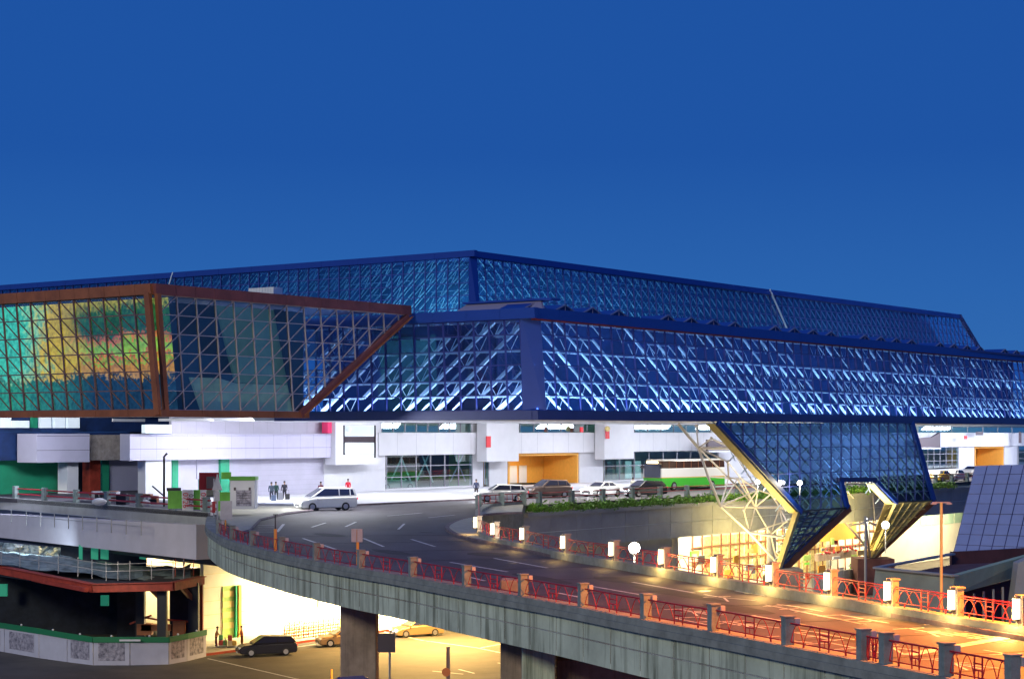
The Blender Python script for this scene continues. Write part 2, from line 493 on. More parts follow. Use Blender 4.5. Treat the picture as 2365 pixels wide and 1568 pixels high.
def mural_mat():
    """a generic autumn lake picture on a backlit screen (position based)"""
    m = bpy.data.materials.new("backlit_landscape_print"); m.use_nodes = True
    nt = m.node_tree; nt.nodes.clear(); N = nt.nodes.new; Lk = nt.links.new
    out = N("ShaderNodeOutputMaterial"); em = N("ShaderNodeEmission"); em.inputs[1].default_value = 1.15
    geo = N("ShaderNodeNewGeometry"); sep = N("ShaderNodeSeparateXYZ"); Lk(geo.outputs["Position"], sep.inputs[0])
    def mapr(sock, a, b):
        r = N("ShaderNodeMapRange"); r.inputs[1].default_value = a; r.inputs[2].default_value = b; Lk(sock, r.inputs[0]); return r.outputs[0]
    h = mapr(sep.outputs["X"], -40, -25.0)      # 0 far left .. 1 corner
    v = mapr(sep.outputs["Z"], 7.5, 16.0)
    nz = N("ShaderNodeTexNoise"); nz.inputs["Scale"].default_value = 0.33; nz.inputs["Detail"].default_value = 8; nz.inputs["Roughness"].default_value = 0.7; Lk(geo.outputs["Position"], nz.inputs["Vector"])
    nf = N("ShaderNodeTexNoise"); nf.inputs["Scale"].default_value = 3.2; nf.inputs["Detail"].default_value = 6; Lk(geo.outputs["Position"], nf.inputs["Vector"])
    def math_(op, a, b, c=None):
        n = N("ShaderNodeMath"); n.operation = op
        for k, x in enumerate((a, b, c)):
            if x is None: continue
            if isinstance(x, (int, float)): n.inputs[k].default_value = x
            else: Lk(x, n.inputs[k])
        return n.outputs[0]
    vv = math_('MULTIPLY_ADD', math_('SUBTRACT', nf.outputs[0], 0.5), 0.22, math_('MULTIPLY_ADD', math_('SUBTRACT', nz.outputs[0], 0.5), 0.38, v))
    rmp = N("ShaderNodeValToRGB"); rmp.color_ramp.interpolation = 'LINEAR'; Lk(vv, rmp.inputs[0])
    e = rmp.color_ramp.elements
    e[0].position = 0.0; e[0].color = (0.01, 0.05, 0.06, 1)
    e[1].position = 1.0; e[1].color = (0.35, 0.30, 0.05, 1)
    for p, c in ((0.30, (0.01, 0.045, 0.06)), (0.335, (0.45, 0.24, 0.05)), (0.44, (0.50, 0.20, 0.04)), (0.47, (0.16, 0.42, 0.04)), (0.52, (0.62, 0.10, 0.05)), (0.545, (0.28, 0.48, 0.06)), (0.62, (0.18, 0.40, 0.06)), (0.67, (0.55, 0.12, 0.06)), (0.70, (0.015, 0.08, 0.03)), (0.90, (0.02, 0.10, 0.03))):
        x = e.new(p); x.color = (*c, 1)
    # warm trees in the middle-left
    hh = math_('MULTIPLY_ADD', math_('SUBTRACT', nf.outputs[0], 0.5), 0.25, math_('MULTIPLY_ADD', math_('SUBTRACT', nz.outputs[0], 0.5), 0.8, h))
    r2 = N("ShaderNodeValToRGB"); Lk(hh, r2.inputs[0]); q = r2.color_ramp.elements
    q[0].position = 0.17; q[0].color = (0.06, 0.55, 0.42, 1); q[1].position = 1.0; q[1].color = (0.0, 0.0, 0.0, 1)
    for p, c in ((0.28, (0.30, 0.55, 0.30)), (0.36, (0.60, 0.42, 0.05)), (0.56, (0.55, 0.36, 0.04)), (0.66, (0.03, 0.15, 0.04))):
        x = q.new(p); x.color = (*c, 1)
    r3 = N("ShaderNodeValToRGB"); Lk(hh, r3.inputs[0]); w = r3.color_ramp.elements
    w[0].position = 0.42; w[0].color = (1, 1, 1, 1); w[1].position = 0.62; w[1].color = (0, 0, 0, 1)
    low = N("ShaderNodeMapRange"); low.inputs[1].default_value = 0.30; low.inputs[2].default_value = 0.36; Lk(vv, low.inputs[0])
    fac = math_('MULTIPLY', r3.outputs[0], low.outputs[0])
    mx = N("ShaderNodeMixRGB"); Lk(fac, mx.inputs[0]); Lk(rmp.outputs[0], mx.inputs[1]); Lk(r2.outputs[0], mx.inputs[2])
    # lower left glows green
    r4 = N("ShaderNodeValToRGB"); Lk(h, r4.inputs[0]); g = r4.color_ramp.elements
    g[0].position = 0.05; g[0].color = (0.03, 0.32, 0.20, 1); g[1].position = 0.62; g[1].color = (0.008, 0.03, 0.06, 1)
    x = g.new(0.45); x.color = (0.02, 0.14, 0.13, 1)
    inv = math_('SUBTRACT', 1.0, low.outputs[0])
    mx2 = N("ShaderNodeMixRGB"); Lk(inv, mx2.inputs[0]); Lk(mx.outputs[0], mx2.inputs[1]); Lk(r4.outputs[0], mx2.inputs[2])
    mult = N("ShaderNodeMixRGB"); mult.blend_type = 'MULTIPLY'; mult.inputs[0].default_value = 0.8
    r5 = N("ShaderNodeValToRGB"); Lk(nf.outputs[0], r5.inputs[0]); r5.color_ramp.elements[0].position = .3; r5.color_ramp.elements[0].color = (.35, .35, .35, 1); r5.color_ramp.elements[1].position = .62; r5.color_ramp.elements[1].color = (1.3, 1.3, 1.3, 1)
    Lk(mx2.outputs[0], mult.inputs[1]); Lk(r5.outputs[0], mult.inputs[2])
    Lk(mult.outputs[0], em.inputs[0]); Lk(em.outputs[0], out.inputs[0])
    return m
M['mural'] = mural_mat()
M['basinblue'] = mat("basin_blue_grey", (0.28, 0.33, 0.30), 0.8, noise=0.2, nscale=.5, bump=.2)
M['basingreen'] = mat("basin_green_grey", (0.36, 0.46, 0.32), 0.8, noise=0.2, nscale=.5, bump=.2)
M['maroon'] = mat("maroon_recess", (0.10, 0.035, 0.04), 0.8, noise=0.3, nscale=1)
M['greendoor'] = mat("green_door", (0.35, 0.55, 0.15), 0.5, noise=.2)
M['shopwin'] = mat("lit_shop_window", (0.30, 0.22, 0.06), 0.4, emit=(0.9, 0.62, 0.18), estr=0.5, noise=.8, nscale=1.6, stretch=(1,1,2.5), col2=(.8,.75,.35))
M['palegreen'] = mat("pale_green_glass", (0.42, 0.62, 0.48), 0.25, noise=.15, nscale=.6)
M['greenlit'] = mat("green_lit_pane", (0.03, 0.35, 0.22), 0.4, emit=(0.03, 0.32, 0.20), estr=0.4)
M['hoard'] = mat("hoarding_white", (0.55, 0.55, 0.66), 0.55, noise=.08, nscale=1)
M['poster'] = mat("printed_picture", (0.22, 0.22, 0.34), 0.6, noise=.7, nscale=3.5, col2=(0.55, 0.52, 0.62))
M['patch'] = mat("asphalt_patch", (0.035, 0.034, 0.042), 0.8, noise=.4, nscale=1.5)
M['lens'] = mat("headlight_lens", (0.7, 0.7, 0.72), .15, spec=.8)
M['lampg2'] = mat("warm_lamp_glow", (0.9, 0.8, 0.6), .5, emit=(1, .75, .4), estr=6)
M['redtext'] = mat("red_lettering", (0.6, 0.02, 0.03), .5)
M['redboard'] = mat("red_board", (0.30, 0.01, 0.02), .6)
M['magenta'] = mat("magenta_box", (0.6, 0.03, 0.12), .5, emit=(.6, .03, .12), estr=.3)
# ================================================================== GROUND AND ROADS
MB().box((0, 900, GZ - 0.5), (3000, 2200, 1.0)).build("ground", M['asphalt_low'])["kind"] = "structure"

NE, NW, NC, NLOW = 92.5, 126.0, 84.0, 113.0     # offsets: road edge, building wall, canopy face, lower wall
# outer edge of the ramp: pixel trace put down on the deck level
EDGE_PX = [(482, 1200), (479, 1225), (496, 1238), (520, 1253), (568, 1268), (633, 1285), (719, 1304), (816, 1322), (928, 1340), (1025, 1359), (1190, 1389), (1327, 1414), (1482, 1446), (1635, 1473), (1800, 1506), (1958, 1538), (2098, 1566), (2260, 1600)]
EDGE = [G(x, y) for x, y in EDGE_PX]
EDGE.append(EDGE[-1] + (EDGE[-1] - EDGE[-2]).normalized() * 14)
def smooth_poly(pts, it=2):
    for _ in range(it):
        o = [pts[0]]
        for a, b in zip(pts[:-1], pts[1:]):
            o += [a.lerp(b, 0.25), a.lerp(b, 0.75)]
        o.append(pts[-1]); pts = o
    return pts
EDGE = smooth_poly(EDGE)
KERB_PX = [(1205, 1186), (1130, 1188), (1095, 1197), (1056, 1205), (1028, 1220), (1045, 1234), (1076, 1245), (1171, 1265), (1267, 1286), (1491, 1322), (1682, 1358), (1855, 1385), (2071, 1427), (2365, 1478), (2600, 1520)]
KERB = smooth_poly([G(x, y) for x, y in KERB_PX])
LAN_PX = [(1107, 1223), (1147, 1239), (1215, 1251), (1310, 1272), (1422, 1289), (1538, 1308), (1660, 1328), (1788, 1349), (1923, 1369), (2063, 1393), (2212, 1415.6), (2362, 1438)]
LAN = [G(x, y, 0.45) for x, y in LAN_PX]
for p in LAN: p.z = 0
WALLIN = [PZ(1209, NE + 0.3, 0), P(1105, 1172, 151)] + LAN + [LAN[-1] + (LAN[-1] - LAN[-2]) * 1.2]
for p in WALLIN: p.z = 0
WALLIN = smooth_poly(WALLIN, 1)

W_far = Vector((PZ(900, NE, 0))) + U * 330
left_lip = [Vector((-60, 189, 0)), G(40, 1152), G(480, 1184)]
outline = [Vector((-60, 215, 0))] + left_lip + EDGE
inner = [q for q in reversed(WALLIN)]
E0 = PZ(1209, NE, 0)
outline = outline + inner + [E0 + U * 300, E0 + U * 300 + V * 60, Vector((-75, 230, 0))]
MB().flat([(p.x, p.y) for p in outline], -0.35, 0.0).build("road", M['asphalt'])["kind"] = "structure"

# raised pavement inside the bend (kerb stones + slabs)
pv = MB()
kk = KERB
def nearest_on(poly, p):
    best = None
    for a, b in zip(poly[:-1], poly[1:]):
        ab = b - a; t = max(0, min(1, (p - a).dot(ab) / max(1e-9, ab.length_squared)))
        q = a + ab * t
        if best is None or (q - p).length < (best - p).length: best = q
    return best
pavement = MB()
pav_out = [q for q in KERB if q.y > 40]
pav_in = [q for q in WALLIN if q.y > 40]
ol = [(p.x, p.y) for p in pav_out] + [(p.x, p.y) for p in reversed(pav_in)]
pavement.flat(ol, 0.004, 0.14)
po = pavement.build("pavement", M['pave']); po["kind"] = "structure"
ks = MB()
for a, b in zip(pav_out[:-1], pav_out[1:]):
    ks.bar(a + ZZ * 0.07, b + ZZ * 0.07, 0.26, 0.16)
ko = ks.build("kerb", M['kerb'], po)
# paving joints: slabs as real pieces along the nearest stretch
def resample(poly, step):
    out = []; acc = 0.0
    for a, b in zip(poly[:-1], poly[1:]):
        L = (b - a).length
        while acc < L:
            out.append((a.lerp(b, acc / L), (b - a).normalized())); acc += step
        acc -= L
    return out
slabs = MB()
for p, d in resample(pav_out[8:], 0.9):
    q = nearest_on(pav_in, p)
    if (q - p).length < 0.7 or p.y < 42: continue
    nrm = (q - p).normalized()
    a0 = p + nrm * 0.22; L = (q - p).length - 0.5
    if L < 0.4: continue
    slabs.box(a0 + nrm * L / 2 + ZZ * 0.155, (0.84, L, 0.03), ux=Vector((nrm.y, -nrm.x, 0)), uy=nrm, uz=ZZ)
so = slabs.build("paving_slab", M['pave'], po); so["kind"] = "stuff"

# far kerb + pavement in front of the terminal wall
fp = MB()
NKF = NW - 22.0
a = PZ(760, NKF, 0); b = a + U * 260
fp.prism([a, b, b + V * 22, a + V * 22], ZZ * 0.15)
fpo = fp.build("pavement", M['white']); fpo["kind"] = "structure"
MB().bar(a + ZZ * 0.06 - V * 0.12, b + ZZ * 0.06 - V * 0.12, 0.22, 0.15).build("kerb", M['kerb'], fpo)
# pale corner pavement at the left of the bend
lp = [G(500, 1196), G(560, 1232), G(575, 1228), G(600, 1203), G(660, 1188), G(735, 1178), G(690, 1171), G(600, 1172), G(500, 1180)]
lpo = MB().flat([(p.x, p.y) for p in lp], 0.004, 0.13).build("pavement", M['pave']); lpo["kind"] = "structure"
MB().tube([p + ZZ * 0.06 for p in lp[1:6]], 0.11, 4, smooth=False).build("kerb", M['kerb'], lpo)

# painted lines
mk = bpy.data.objects.new("road_markings", None); COL.objects.link(mk); mk["kind"] = "structure"
def dash(p0, p1, w=0.15, name="lane_dash", z=0.006, par=None):
    a, b = G(*p0), G(*p1)
    if (b - a).length < 0.01: return
    MB().box(((a + b) / 2) + ZZ * z, ((b - a).length, w, 0.004), ux=(b - a).normalized(), uy=(b - a).normalized().cross(ZZ), uz=ZZ).build(name, M['paint'], par or mk)
for a, b in [((720, 1217), (752, 1207)), ((798, 1216), (822, 1205)), ((920, 1222), (934, 1209)), ((895, 1191), (975, 1184)), ((990, 1195), (1050, 1189)), ((700, 1243), (775, 1268)), ((840, 1243), (886, 1262)), ((950, 1245), (1005, 1262)),
             ((1040, 1298), (1172, 1320)), ((1142, 1289), (1264, 1311)), ((1364, 1353), (1515, 1379)), ((1461, 1344), (1604, 1369)), ((1738, 1421), (1905, 1452)), ((1829, 1408), (1990, 1440)),
             ((1290, 1369), (1345, 1380)), ((1075, 1330), (1120, 1341))]:
    dash(a, b, 0.16)
# edge line beside the outer parapet
el = smooth_poly([G(x, y - 9) for x, y in [(640, 1283), (719, 1300), (816, 1317), (928, 1336), (1025, 1355), (1190, 1384), (1327, 1410), (1482, 1441), (1635, 1469), (1800, 1500), (1958, 1532)]], 1)
st = MB()
for p, q in zip(el[:-1], el[1:]):
    st.box((p + q) / 2 + ZZ * 0.006, ((q - p).length + 0.02, 0.13, 0.004), ux=(q - p).normalized(), uy=(q - p).normalized().cross(ZZ), uz=ZZ)
st.build("edge_line", M['paint'], mk)
# lettering painted along the lanes: stroke marks, long in the direction of travel
TR = (G(1905, 1452) - G(1738, 1421)).normalized()
TN = TR.cross(ZZ)
GLY = {
 'a': [((0, .5), (1, .5)), ((.5, 0), (.5, 1)), ((.2, .1), (.2, .9)), ((.8, .1), (.8, .9)), ((.2, .1), (.8, .1)), ((.2, .9), (.8, .9))],
 'b': [((0, .2), (1, .2)), ((.1, .55), (.9, .55)), ((.5, .2), (.5, 1)), ((.5, .55), (.95, 1)), ((.05, 1), (.45, .6))],
 'c': [((.1, 0), (.1, 1)), ((.1, 0), (.9, 0)), ((.9, 0), (.9, 1)), ((.1, .5), (.9, .5)), ((.3, .75), (.7, .75))],
 'd': [((0, .35), (1, .35)), ((.5, 0), (.45, .5)), ((.45, .5), (0, 1)), ((.45, .5), (1, 1))],
 'e': [((.2, 0), (0, .4)), ((.1, .25), (.1, 1)), ((.35, .2), (1, .2)), ((.35, .6), (1, .6)), ((.7, .05), (.7, 1)), ((.4, .95), (1, .95))],
}
def glyph(par, g, o, lx, ly, name="painted_character"):
    mb = MB()
    for (x0, y0), (x1, y1) in GLY[g]:
        a = o + TR * (y0 * ly) + TN * (x0 * lx); b = o + TR * (y1 * ly) + TN * (x1 * lx)
        d = (b - a).normalized()
        mb.box((a + b) / 2 + ZZ * 0.0065, ((b - a).length + 0.06, 0.085, 0.003), ux=d, uy=d.cross(ZZ), uz=ZZ)
    mb.build(name, M['paint'], par)
rowsG = [((1640, 1372), 'd'), ((1720, 1362), 'a'), ((1790, 1395), 'e'), ((1870, 1380), 'a'), ((1565, 1402), 'b'), ((1680, 1430), 'b'), ((1930, 1420), 'c'), ((2030, 1404), 'c'), ((2090, 1446), 'b'), ((1845, 1455), 'e'),
         ((2010, 1482), 'd'), ((2160, 1436), 'e'), ((1905, 1485), 'c'), ((1600, 1425), 'c'), ((2220, 1460), 'a'), ((2290, 1500), 'd'), ((1740, 1462), 'd'), ((2140, 1515), 'b')]
for (x, y), g in rowsG:
    glyph(mk, g, G(x, y) + TN * -0.3, 1.1, 2.9)
for y0 in (1213, 1218, 1223, 1228):
    dash((596, y0), (632, y0), 0.10, "painted_character")
dash((640, 1228), (655, 1210), 0.2, "stop_line")
dash((2095, 1512), (2420, 1455), 0.45, "stop_line", 0.007)
# lower road markings
def ldash(p0, p1, w=0.18, name="lane_line"):
    a, b = G(*p0, GZ), G(*p1, GZ)
    MB().box(((a + b) / 2) + ZZ * 0.006, ((b - a).length, w, 0.004), ux=(b - a).normalized(), uy=(b - a).normalized().cross(ZZ), uz=ZZ).build(name, M['paint'], mk)
for a, b in [((480, 1520), (720, 1575)), ((975, 1478), (1100, 1495)), ((1100, 1495), (1270, 1530)), ((1110, 1495), (1250, 1470)), ((1190, 1505), (1300, 1487)), ((870, 1455), (975, 1478)), ((1150, 1530), (1265, 1548)),
             ((1000, 1549), (1070, 1556)), ((1060, 1545), (1095, 1554)), ((1180, 1543), (1225, 1552)), ((640, 1500), (790, 1478)), ((560, 1500), (480, 1512))]:
    ldash(a, b)

# expansion joints and repair patches in the ramp surface
for k, i0 in enumerate(range(10, len(EDGE) - 2, 5)):
    p = EDGE[i0]; q = nearest_on([w_ for w_ in KERB], p)
    if (q - p).length > 22 or p.y < 44: continue
    d_ = (q - p).normalized()
    MB().box((p + q) / 2 + ZZ * .005, ((q - p).length - .6, .07, .003), ux=d_, uy=d_.cross(ZZ), uz=ZZ).build("expansion_joint", M['rubber'], mk)
rp_ = random.Random(8)
for (x, y, w, l) in ((760, 1235, 1.6, 5), (905, 1275, 1.2, 6), (1130, 1280, 2.0, 4), (1250, 1335, 1.0, 7), (1440, 1340, 1.8, 5), (1560, 1370, 1.1, 8), (1700, 1405, 1.5, 5), (1950, 1470, 1.2, 6), (2080, 1440, 1.4, 5), (650, 1262, 1.2, 3)):
    c_ = G(x, y); n8 = 11
    pts = [c_ + TR * (math.cos(2 * math.pi * k / n8) * l / 2 * rp_.uniform(.85, 1.05)) + TN * (math.sin(2 * math.pi * k / n8) * w / 2 * rp_.uniform(.8, 1.1)) + ZZ * .004 for k in range(n8)]
    MB().poly(pts).build("repair_patch", M['patch'], mk)
for (x, y) in ((985, 1228), (1180, 1300), (1620, 1365)):
    MB().tube([G(x, y) - ZZ * .02, G(x, y) + ZZ * .008], .38, 16).build("drain_cover", M['dark'], mk)

# ================================================================== RAMP VIADUCT
ramp = empty("ramp_viaduct", "curved concrete ramp viaduct with weathered panelled side carrying the dark road", "viaduct", (0, 0, 0))
FASC = 1.62
# cut the edge into panels of even length
def arc_table(poly):
    s = [0.0]
    for a, b in zip(poly[:-1], poly[1:]): s.append(s[-1] + (b - a).length)
    return s
ES = arc_table(EDGE)
def edge_at(s):
    s = max(0, min(ES[-1] - 1e-6, s))
    for i in range(len(ES) - 1):
        if s <= ES[i + 1]:
            t = (s - ES[i]) / (ES[i + 1] - ES[i]); d = (EDGE[i + 1] - EDGE[i]).normalized()
            return EDGE[i].lerp(EDGE[i + 1], t), d
def edge_s_at_px(px):
    best = None
    for k in range(4, len(EDGE) - 1):
        a, b = EDGE[k], EDGE[k + 1]
        pa = CX + a.x / a.y * F; pb = CX + b.x / b.y * F
        if pa <= px <= pb and pb > pa:
            return ES[k] + (ES[k + 1] - ES[k]) * (px - pa) / (pb - pa)
    return None
def ribbon(poly, off0, off1, z0, z1):
    """closed box strip along a polyline; offsets measured outwards (right of travel)"""
    mb = MB(); sec = []
    for i, p in enumerate(poly):
        d = (poly[min(i + 1, len(poly) - 1)] - poly[max(i - 1, 0)]).normalized()
        n = d.cross(ZZ)
        sec.append((p + n * off0 + ZZ * z0, p + n * off1 + ZZ * z0, p + n * off1 + ZZ * z1, p + n * off0 + ZZ * z1))
    vs = [q for s_ in sec for q in s_]; fs = []
    for i in range(len(sec) - 1):
        for k in range(4):
            a = i * 4 + k; b = i * 4 + (k + 1) % 4
            fs.append((a, b, b + 4, a + 4))
    mb._add(vs, fs); mb._add(list(sec[0]), [(0, 1, 2, 3)]); mb._add(list(sec[-1]), [(0, 1, 2, 3)])
    return mb
test_d = (EDGE[20] - EDGE[18]).normalized().cross(ZZ)
OUT = 1.0 if test_d.dot(EDGE[20] - Vector((2, 125, 0))) > 0 else -1.0
ribbon(EDGE, -0.4 * OUT, 0.0, -FASC, 0.02).build("edge_beam", M['joint'], ramp)
ribbon(EDGE, -0.5 * OUT, 0.14 * OUT, 0.024, 0.24).build("plinth", M['ledge'], ramp)
ribbon(EDGE, -0.02 * OUT, 0.20 * OUT, -0.20, 0.02).build("ledge", M['ledge'], ramp)
s = 0.0; k = 0
while s < ES[-1] - 1.0:
    L = 2.05 if s > 30 else 1.9
    g = 0.03
    for (z0, z1) in ((-FASC, -0.84), (-0.79, -0.205)):
        sub = []
        nsub = 2 if s < 40 else 1
        for q in range(nsub + 1):
            p, d = edge_at(s + g + (L - 2 * g) * q / nsub); sub.append(p)
        ribbon(sub, 0.004 * OUT, (0.016 + random.uniform(0, 0.006)) * OUT, z0, z1).build("fascia_panel", M['fascia'], ramp)
    s += L; k += 1
# underside girder
und = [p for p in EDGE]
soff = MB()
inn = WALLIN
ol2 = [(p.x, p.y) for p in EDGE] + [(p.x, p.y) for p in reversed(inn)]
soff.flat(ol2, -1.45, -0.36)
soff.build("deck_girder", M['pier'], ramp)
# inner face of ramp (under the lanterns)
ribbon(WALLIN, -0.25, 0.25, -2.6, 0.36).build("inner_parapet_wall", M['ledge'], ramp)
# piers
def pier(x0px, x1px, d, ztop, depth=1.8, name="pier"):
    w = (x1px - x0px) * d / F
    c = P((x0px + x1px) / 2, HY, d)
    MB().box((c.x, c.y, (ztop + GZ) / 2), (w, depth, ztop - GZ), 0).build(name, M['pier'], ramp, bevel=0.05)
pier(790, 872, 88, -1.45)
d_ = 70
c = P(1243, HY, d_)
MB().box((c.x, c.y, -3.9), (76 * d_ / F, 1.4, 4.6)).build("crosshead_end", M['fascia'], ramp, bevel=0.04)
MB().box((c.x + 5.2, c.y + 1.5, -3.4), (9.0, 2.4, 1.9)).build("crosshead", M['pier'], ramp, bevel=0.04)
MB().box((c.x - 0.9, c.y + 2.6, -5.5), (1.1, 1.1, 11.9)).build("pier", M['pier'], ramp, bevel=0.05)
cc = P(1800, HY, 52)
MB().box((cc.x, cc.y + 3, -6.3), (2.2, 2.2, 10)).build("pier", M['pier'], ramp, bevel=0.05)

# ---------------- parapet posts with small floodlights, railing bays between
POST_PX = [500, 532, 578, 645, 725, 828, 947, 1071, 1201, 1339, 1484, 1640, 1811, 1985, 2037, 2176, 2330]
def make_post():
    t = empty("parapet_post", "", "post")
    MB().box((0, 0, 0.62), (0.24, 0.30, 0.78)).build("shaft", M['postc'], t, bevel=0.015)
    MB().box((0, 0, 1.035), (0.30, 0.36, 0.05)).build("cap", M['postc'], t, bevel=0.012)
    MB().box((0.10, 0.24, 0.88), (0.13, 0.16, 0.22)).build("lamp_box", M['signback'], t, bevel=0.01)
    MB().tube([(-0.14, 0.05, 0.35), (-0.16, 0.03, 0.6), (-0.13, 0, 0.9)], 0.02, 5).build("cable", M['black'], t)
    return t
def ctree(o, par=None):
    c = o.copy(); COL.objects.link(c); c.parent = par
    for ch in list(o.children): ctree(ch, c)
    return c
ORD = ["first", "second", "third", "fourth", "fifth", "sixth", "seventh", "eighth", "ninth", "tenth", "eleventh", "twelfth", "thirteenth", "fourteenth", "fifteenth", "sixteenth", "seventeenth", "eighteenth", "nineteenth", "twentieth", "twenty-first", "twenty-second", "twenty-third", "twenty-fourth", "twenty-fifth", "twenty-sixth", "twenty-seventh", "twenty-eighth", "twenty-ninth", "thirtieth"]
post0 = make_post(); prevS = None; postpos = []
for i, px in enumerate(POST_PX):
    s_ = edge_s_at_px(px)
    if s_ is None: continue
    p, d = edge_at(s_)
    t = post0 if not postpos else ctree(post0)
    t.location = (p - d.cross(ZZ) * OUT * 0.12); t.location.z = 0
    t.rotation_euler = (0, 0, math.atan2(d.y, d.x))
    tag(t, "grey concrete parapet post with lamp box, %s from the left along the curved ramp edge" % ORD[len(postpos)], "post", "posts of the outer ramp parapet")
    postpos.append(s_)
def railing_bay(s0, s1, label):
    t = empty("railing_section", label, "railing", group="red railing bays of the outer ramp parapet")
    L = s1 - s0; n = max(2, int(L / 1.5))
    def pt(u, z):
        p, d = edge_at(s0 + L * u); q = p - d.cross(ZZ) * OUT * 0.12
        return Vector((q.x, q.y, z))
    e = 0.16 / L
    def run(z, w, name):
        MB().tube([pt(e + (1 - 2 * e) * k / n, z) for k in range(n + 1)], w, 5).build(name, M['red'], t)
    run(0.86, 0.026, "top_rail"); run(0.34, 0.019, "bottom_rail")
    for u in (0.44, 0.56):
        MB().bar(pt(u, 0.24), pt(u, 0.86), 0.035).build("upright", M['red'], t)
    for z in (0.52, 0.68):
        MB().bar(pt(0.44, z), pt(0.56, z), 0.035).build("crossbar", M['red'], t)
    for (a, b) in ((e, 0.22), (0.22, 0.44), (0.56, 0.78), (0.78, 1 - e)):
        MB().tube([pt(a + (b - a) * k / 8, 0.34 + 0.50 * math.sin(math.pi * k / 8)) for k in range(9)], 0.015, 4).build("arch", M['red'], t)
    for u in (0.22, 0.78):
        MB().bar(pt(u, 0.24), pt(u, 0.36), 0.05).build("foot", M['red'], t)
    MB().bar(pt(0.5, 0.34), pt(0.5, 0.52), 0.025).build("baluster", M['red'], t)
    return t
for i in range(len(postpos) - 1):
    railing_bay(postpos[i], postpos[i + 1], "red steel railing bay with arches, %s from the left between the curved ramp's outer posts" % ORD[i])

# ---------------- lantern pillars + inner railings
def make_lantern():
    t = empty("lantern_pillar", "", "lantern")
    MB().box((0, 0, 0.62), (0.30, 0.26, 0.96)).build("pillar", M['rough_conc'], t, bevel=0.015)
    MB().box((0, 0, 1.13), (0.38, 0.34, 0.06)).build("cap", M['rough_conc'], t, bevel=0.01)
    MB().tube([(0, -0.24, 0.44), (0, -0.24, 1.06)], 0.115, 14).build("lamp_shade", M['lantern'], t)
    b = MB(); b.tube([(0, -0.24, 0.38), (0, -0.24, 0.435)], 0.10, 10); b.tube([(0, -0.24, 1.065), (0, -0.24, 1.10)], 0.11, 10)
    b.build("lamp_holder", M['dark'], t)
    return t
lan0 = make_lantern()
PH = ["on the corner", "second from the corner", "third from the corner", "fourth from the corner", "fifth from the corner, left of the big flood lamp", "right after the big flood lamp", "seventh from the corner", "under the tip of the slanting leg", "ninth from the corner", "tenth from the corner", "last but one at the right", "at the picture's right edge"]
lans = []
for i, p in enumerate(LAN):
    t = lan0 if i == 0 else ctree(lan0)
    d = (LAN[min(i + 1, len(LAN) - 1)] - LAN[max(i - 1, 0)]).normalized()
    t.location = (p.x, p.y, 0.14)
    t.rotation_euler = (0, 0, math.atan2(d.y, d.x) + (0 if d.x > 0 else 0))
    tag(t, "glowing white lantern on a pillar of the inner railing, " + PH[i], "lantern", "lantern pillars along the inner ramp railing")
    nrm = d.cross(ZZ)
    lp_ = Vector((p.x, p.y, 0.75)) + nrm * 0.62
    point("lantern_light", lp_, 45 if i < 5 else 210, (1.0, 0.62, 0.16), 0.14)
    lans.append(p)
def inner_bay(a, b, i, label, grp="red railing bays of the inner ramp edge"):
    t = empty("railing_section", label, "railing", group=grp)
    d = (b - a); L = d.length; d.normalize()
    a = a + d * 0.17; b = b - d * 0.17; L = (b - a).length
    pt = lambda u, z: a.lerp(b, u) + ZZ * z
    MB().tube([pt(0, 1.02), pt(1, 1.02)], 0.026, 6).build("top_rail", M['red'], t)
    MB().tube([pt(0, 0.50), pt(1, 0.50)], 0.02, 6).build("bottom_rail", M['red'], t)
    MB().tube([pt(0, 0.94), pt(1, 0.94)], 0.014, 5).build("second_rail", M['red'], t)
    for u in (0.44, 0.56):
        MB().bar(pt(u, 0.36), pt(u, 1.0), 0.04).build("upright", M['red'], t)
    for z in (0.66, 0.80):
        MB().bar(pt(0.44, z), pt(0.56, z), 0.03).build("crossbar", M['red'], t)
    for (u0, u1) in ((0.02, 0.28), (0.18, 0.44), (0.56, 0.82), (0.72, 0.98)):
        MB().tube([pt(u0 + (u1 - u0) * k / 8, 0.50 + 0.44 * math.sin(math.pi * k / 8)) for k in range(9)], 0.02, 4).build("arch", M['red'], t)
    for u in (0.15, 0.85):
        MB().bar(pt(u, 0.36), pt(u, 0.5), 0.04).build("foot", M['red'], t)
for i in range(len(LAN) - 1):
    inner_bay(LAN[i].copy(), LAN[i + 1].copy(), i, "red arched railing bay between two lanterns, %s from the corner of the inner ramp edge" % ORD[i])

# corner railing between the first lantern and the hedge, then the red rail along the road edge
cr = empty("corner_railing", "short maroon railing with pillars joining lantern corner and hedge", "railing")
q0, q1, q2 = LAN[0], P(1105, 1172, 151), PZ(1209, NE, 0)
q1.z = 0
for (a_, b_) in ((q0, q1), (q1, q1.lerp(q2, .5)), (q1.lerp(q2, .5), q2)):
    MB().tube([a_ + ZZ * 1.05, b_ + ZZ * 1.05], 0.05, 6).build("top_rail", M['red'], cr)
    MB().tube([a_ + ZZ * 0.4, b_ + ZZ * 0.4], 0.04, 6).build("bottom_rail", M['red'], cr)
    n_ = max(3, int((b_ - a_).length / 0.8))
    for k in range(1, n_):
        q = a_.lerp(b_, k / n_); MB().bar(q + ZZ * 0.4, q + ZZ * 1.05, 0.06).build("baluster", M['red'], cr)
for q in (q1, q1.lerp(q2, .5), q2):
    MB().box(q + ZZ * 0.6, (0.5, 0.5, 1.2)).build("pillar", M['postc'], cr, bevel=0.03)
rr = empty("road_edge_railing", "long red two-bar railing with grey posts behind the hedge", "railing")
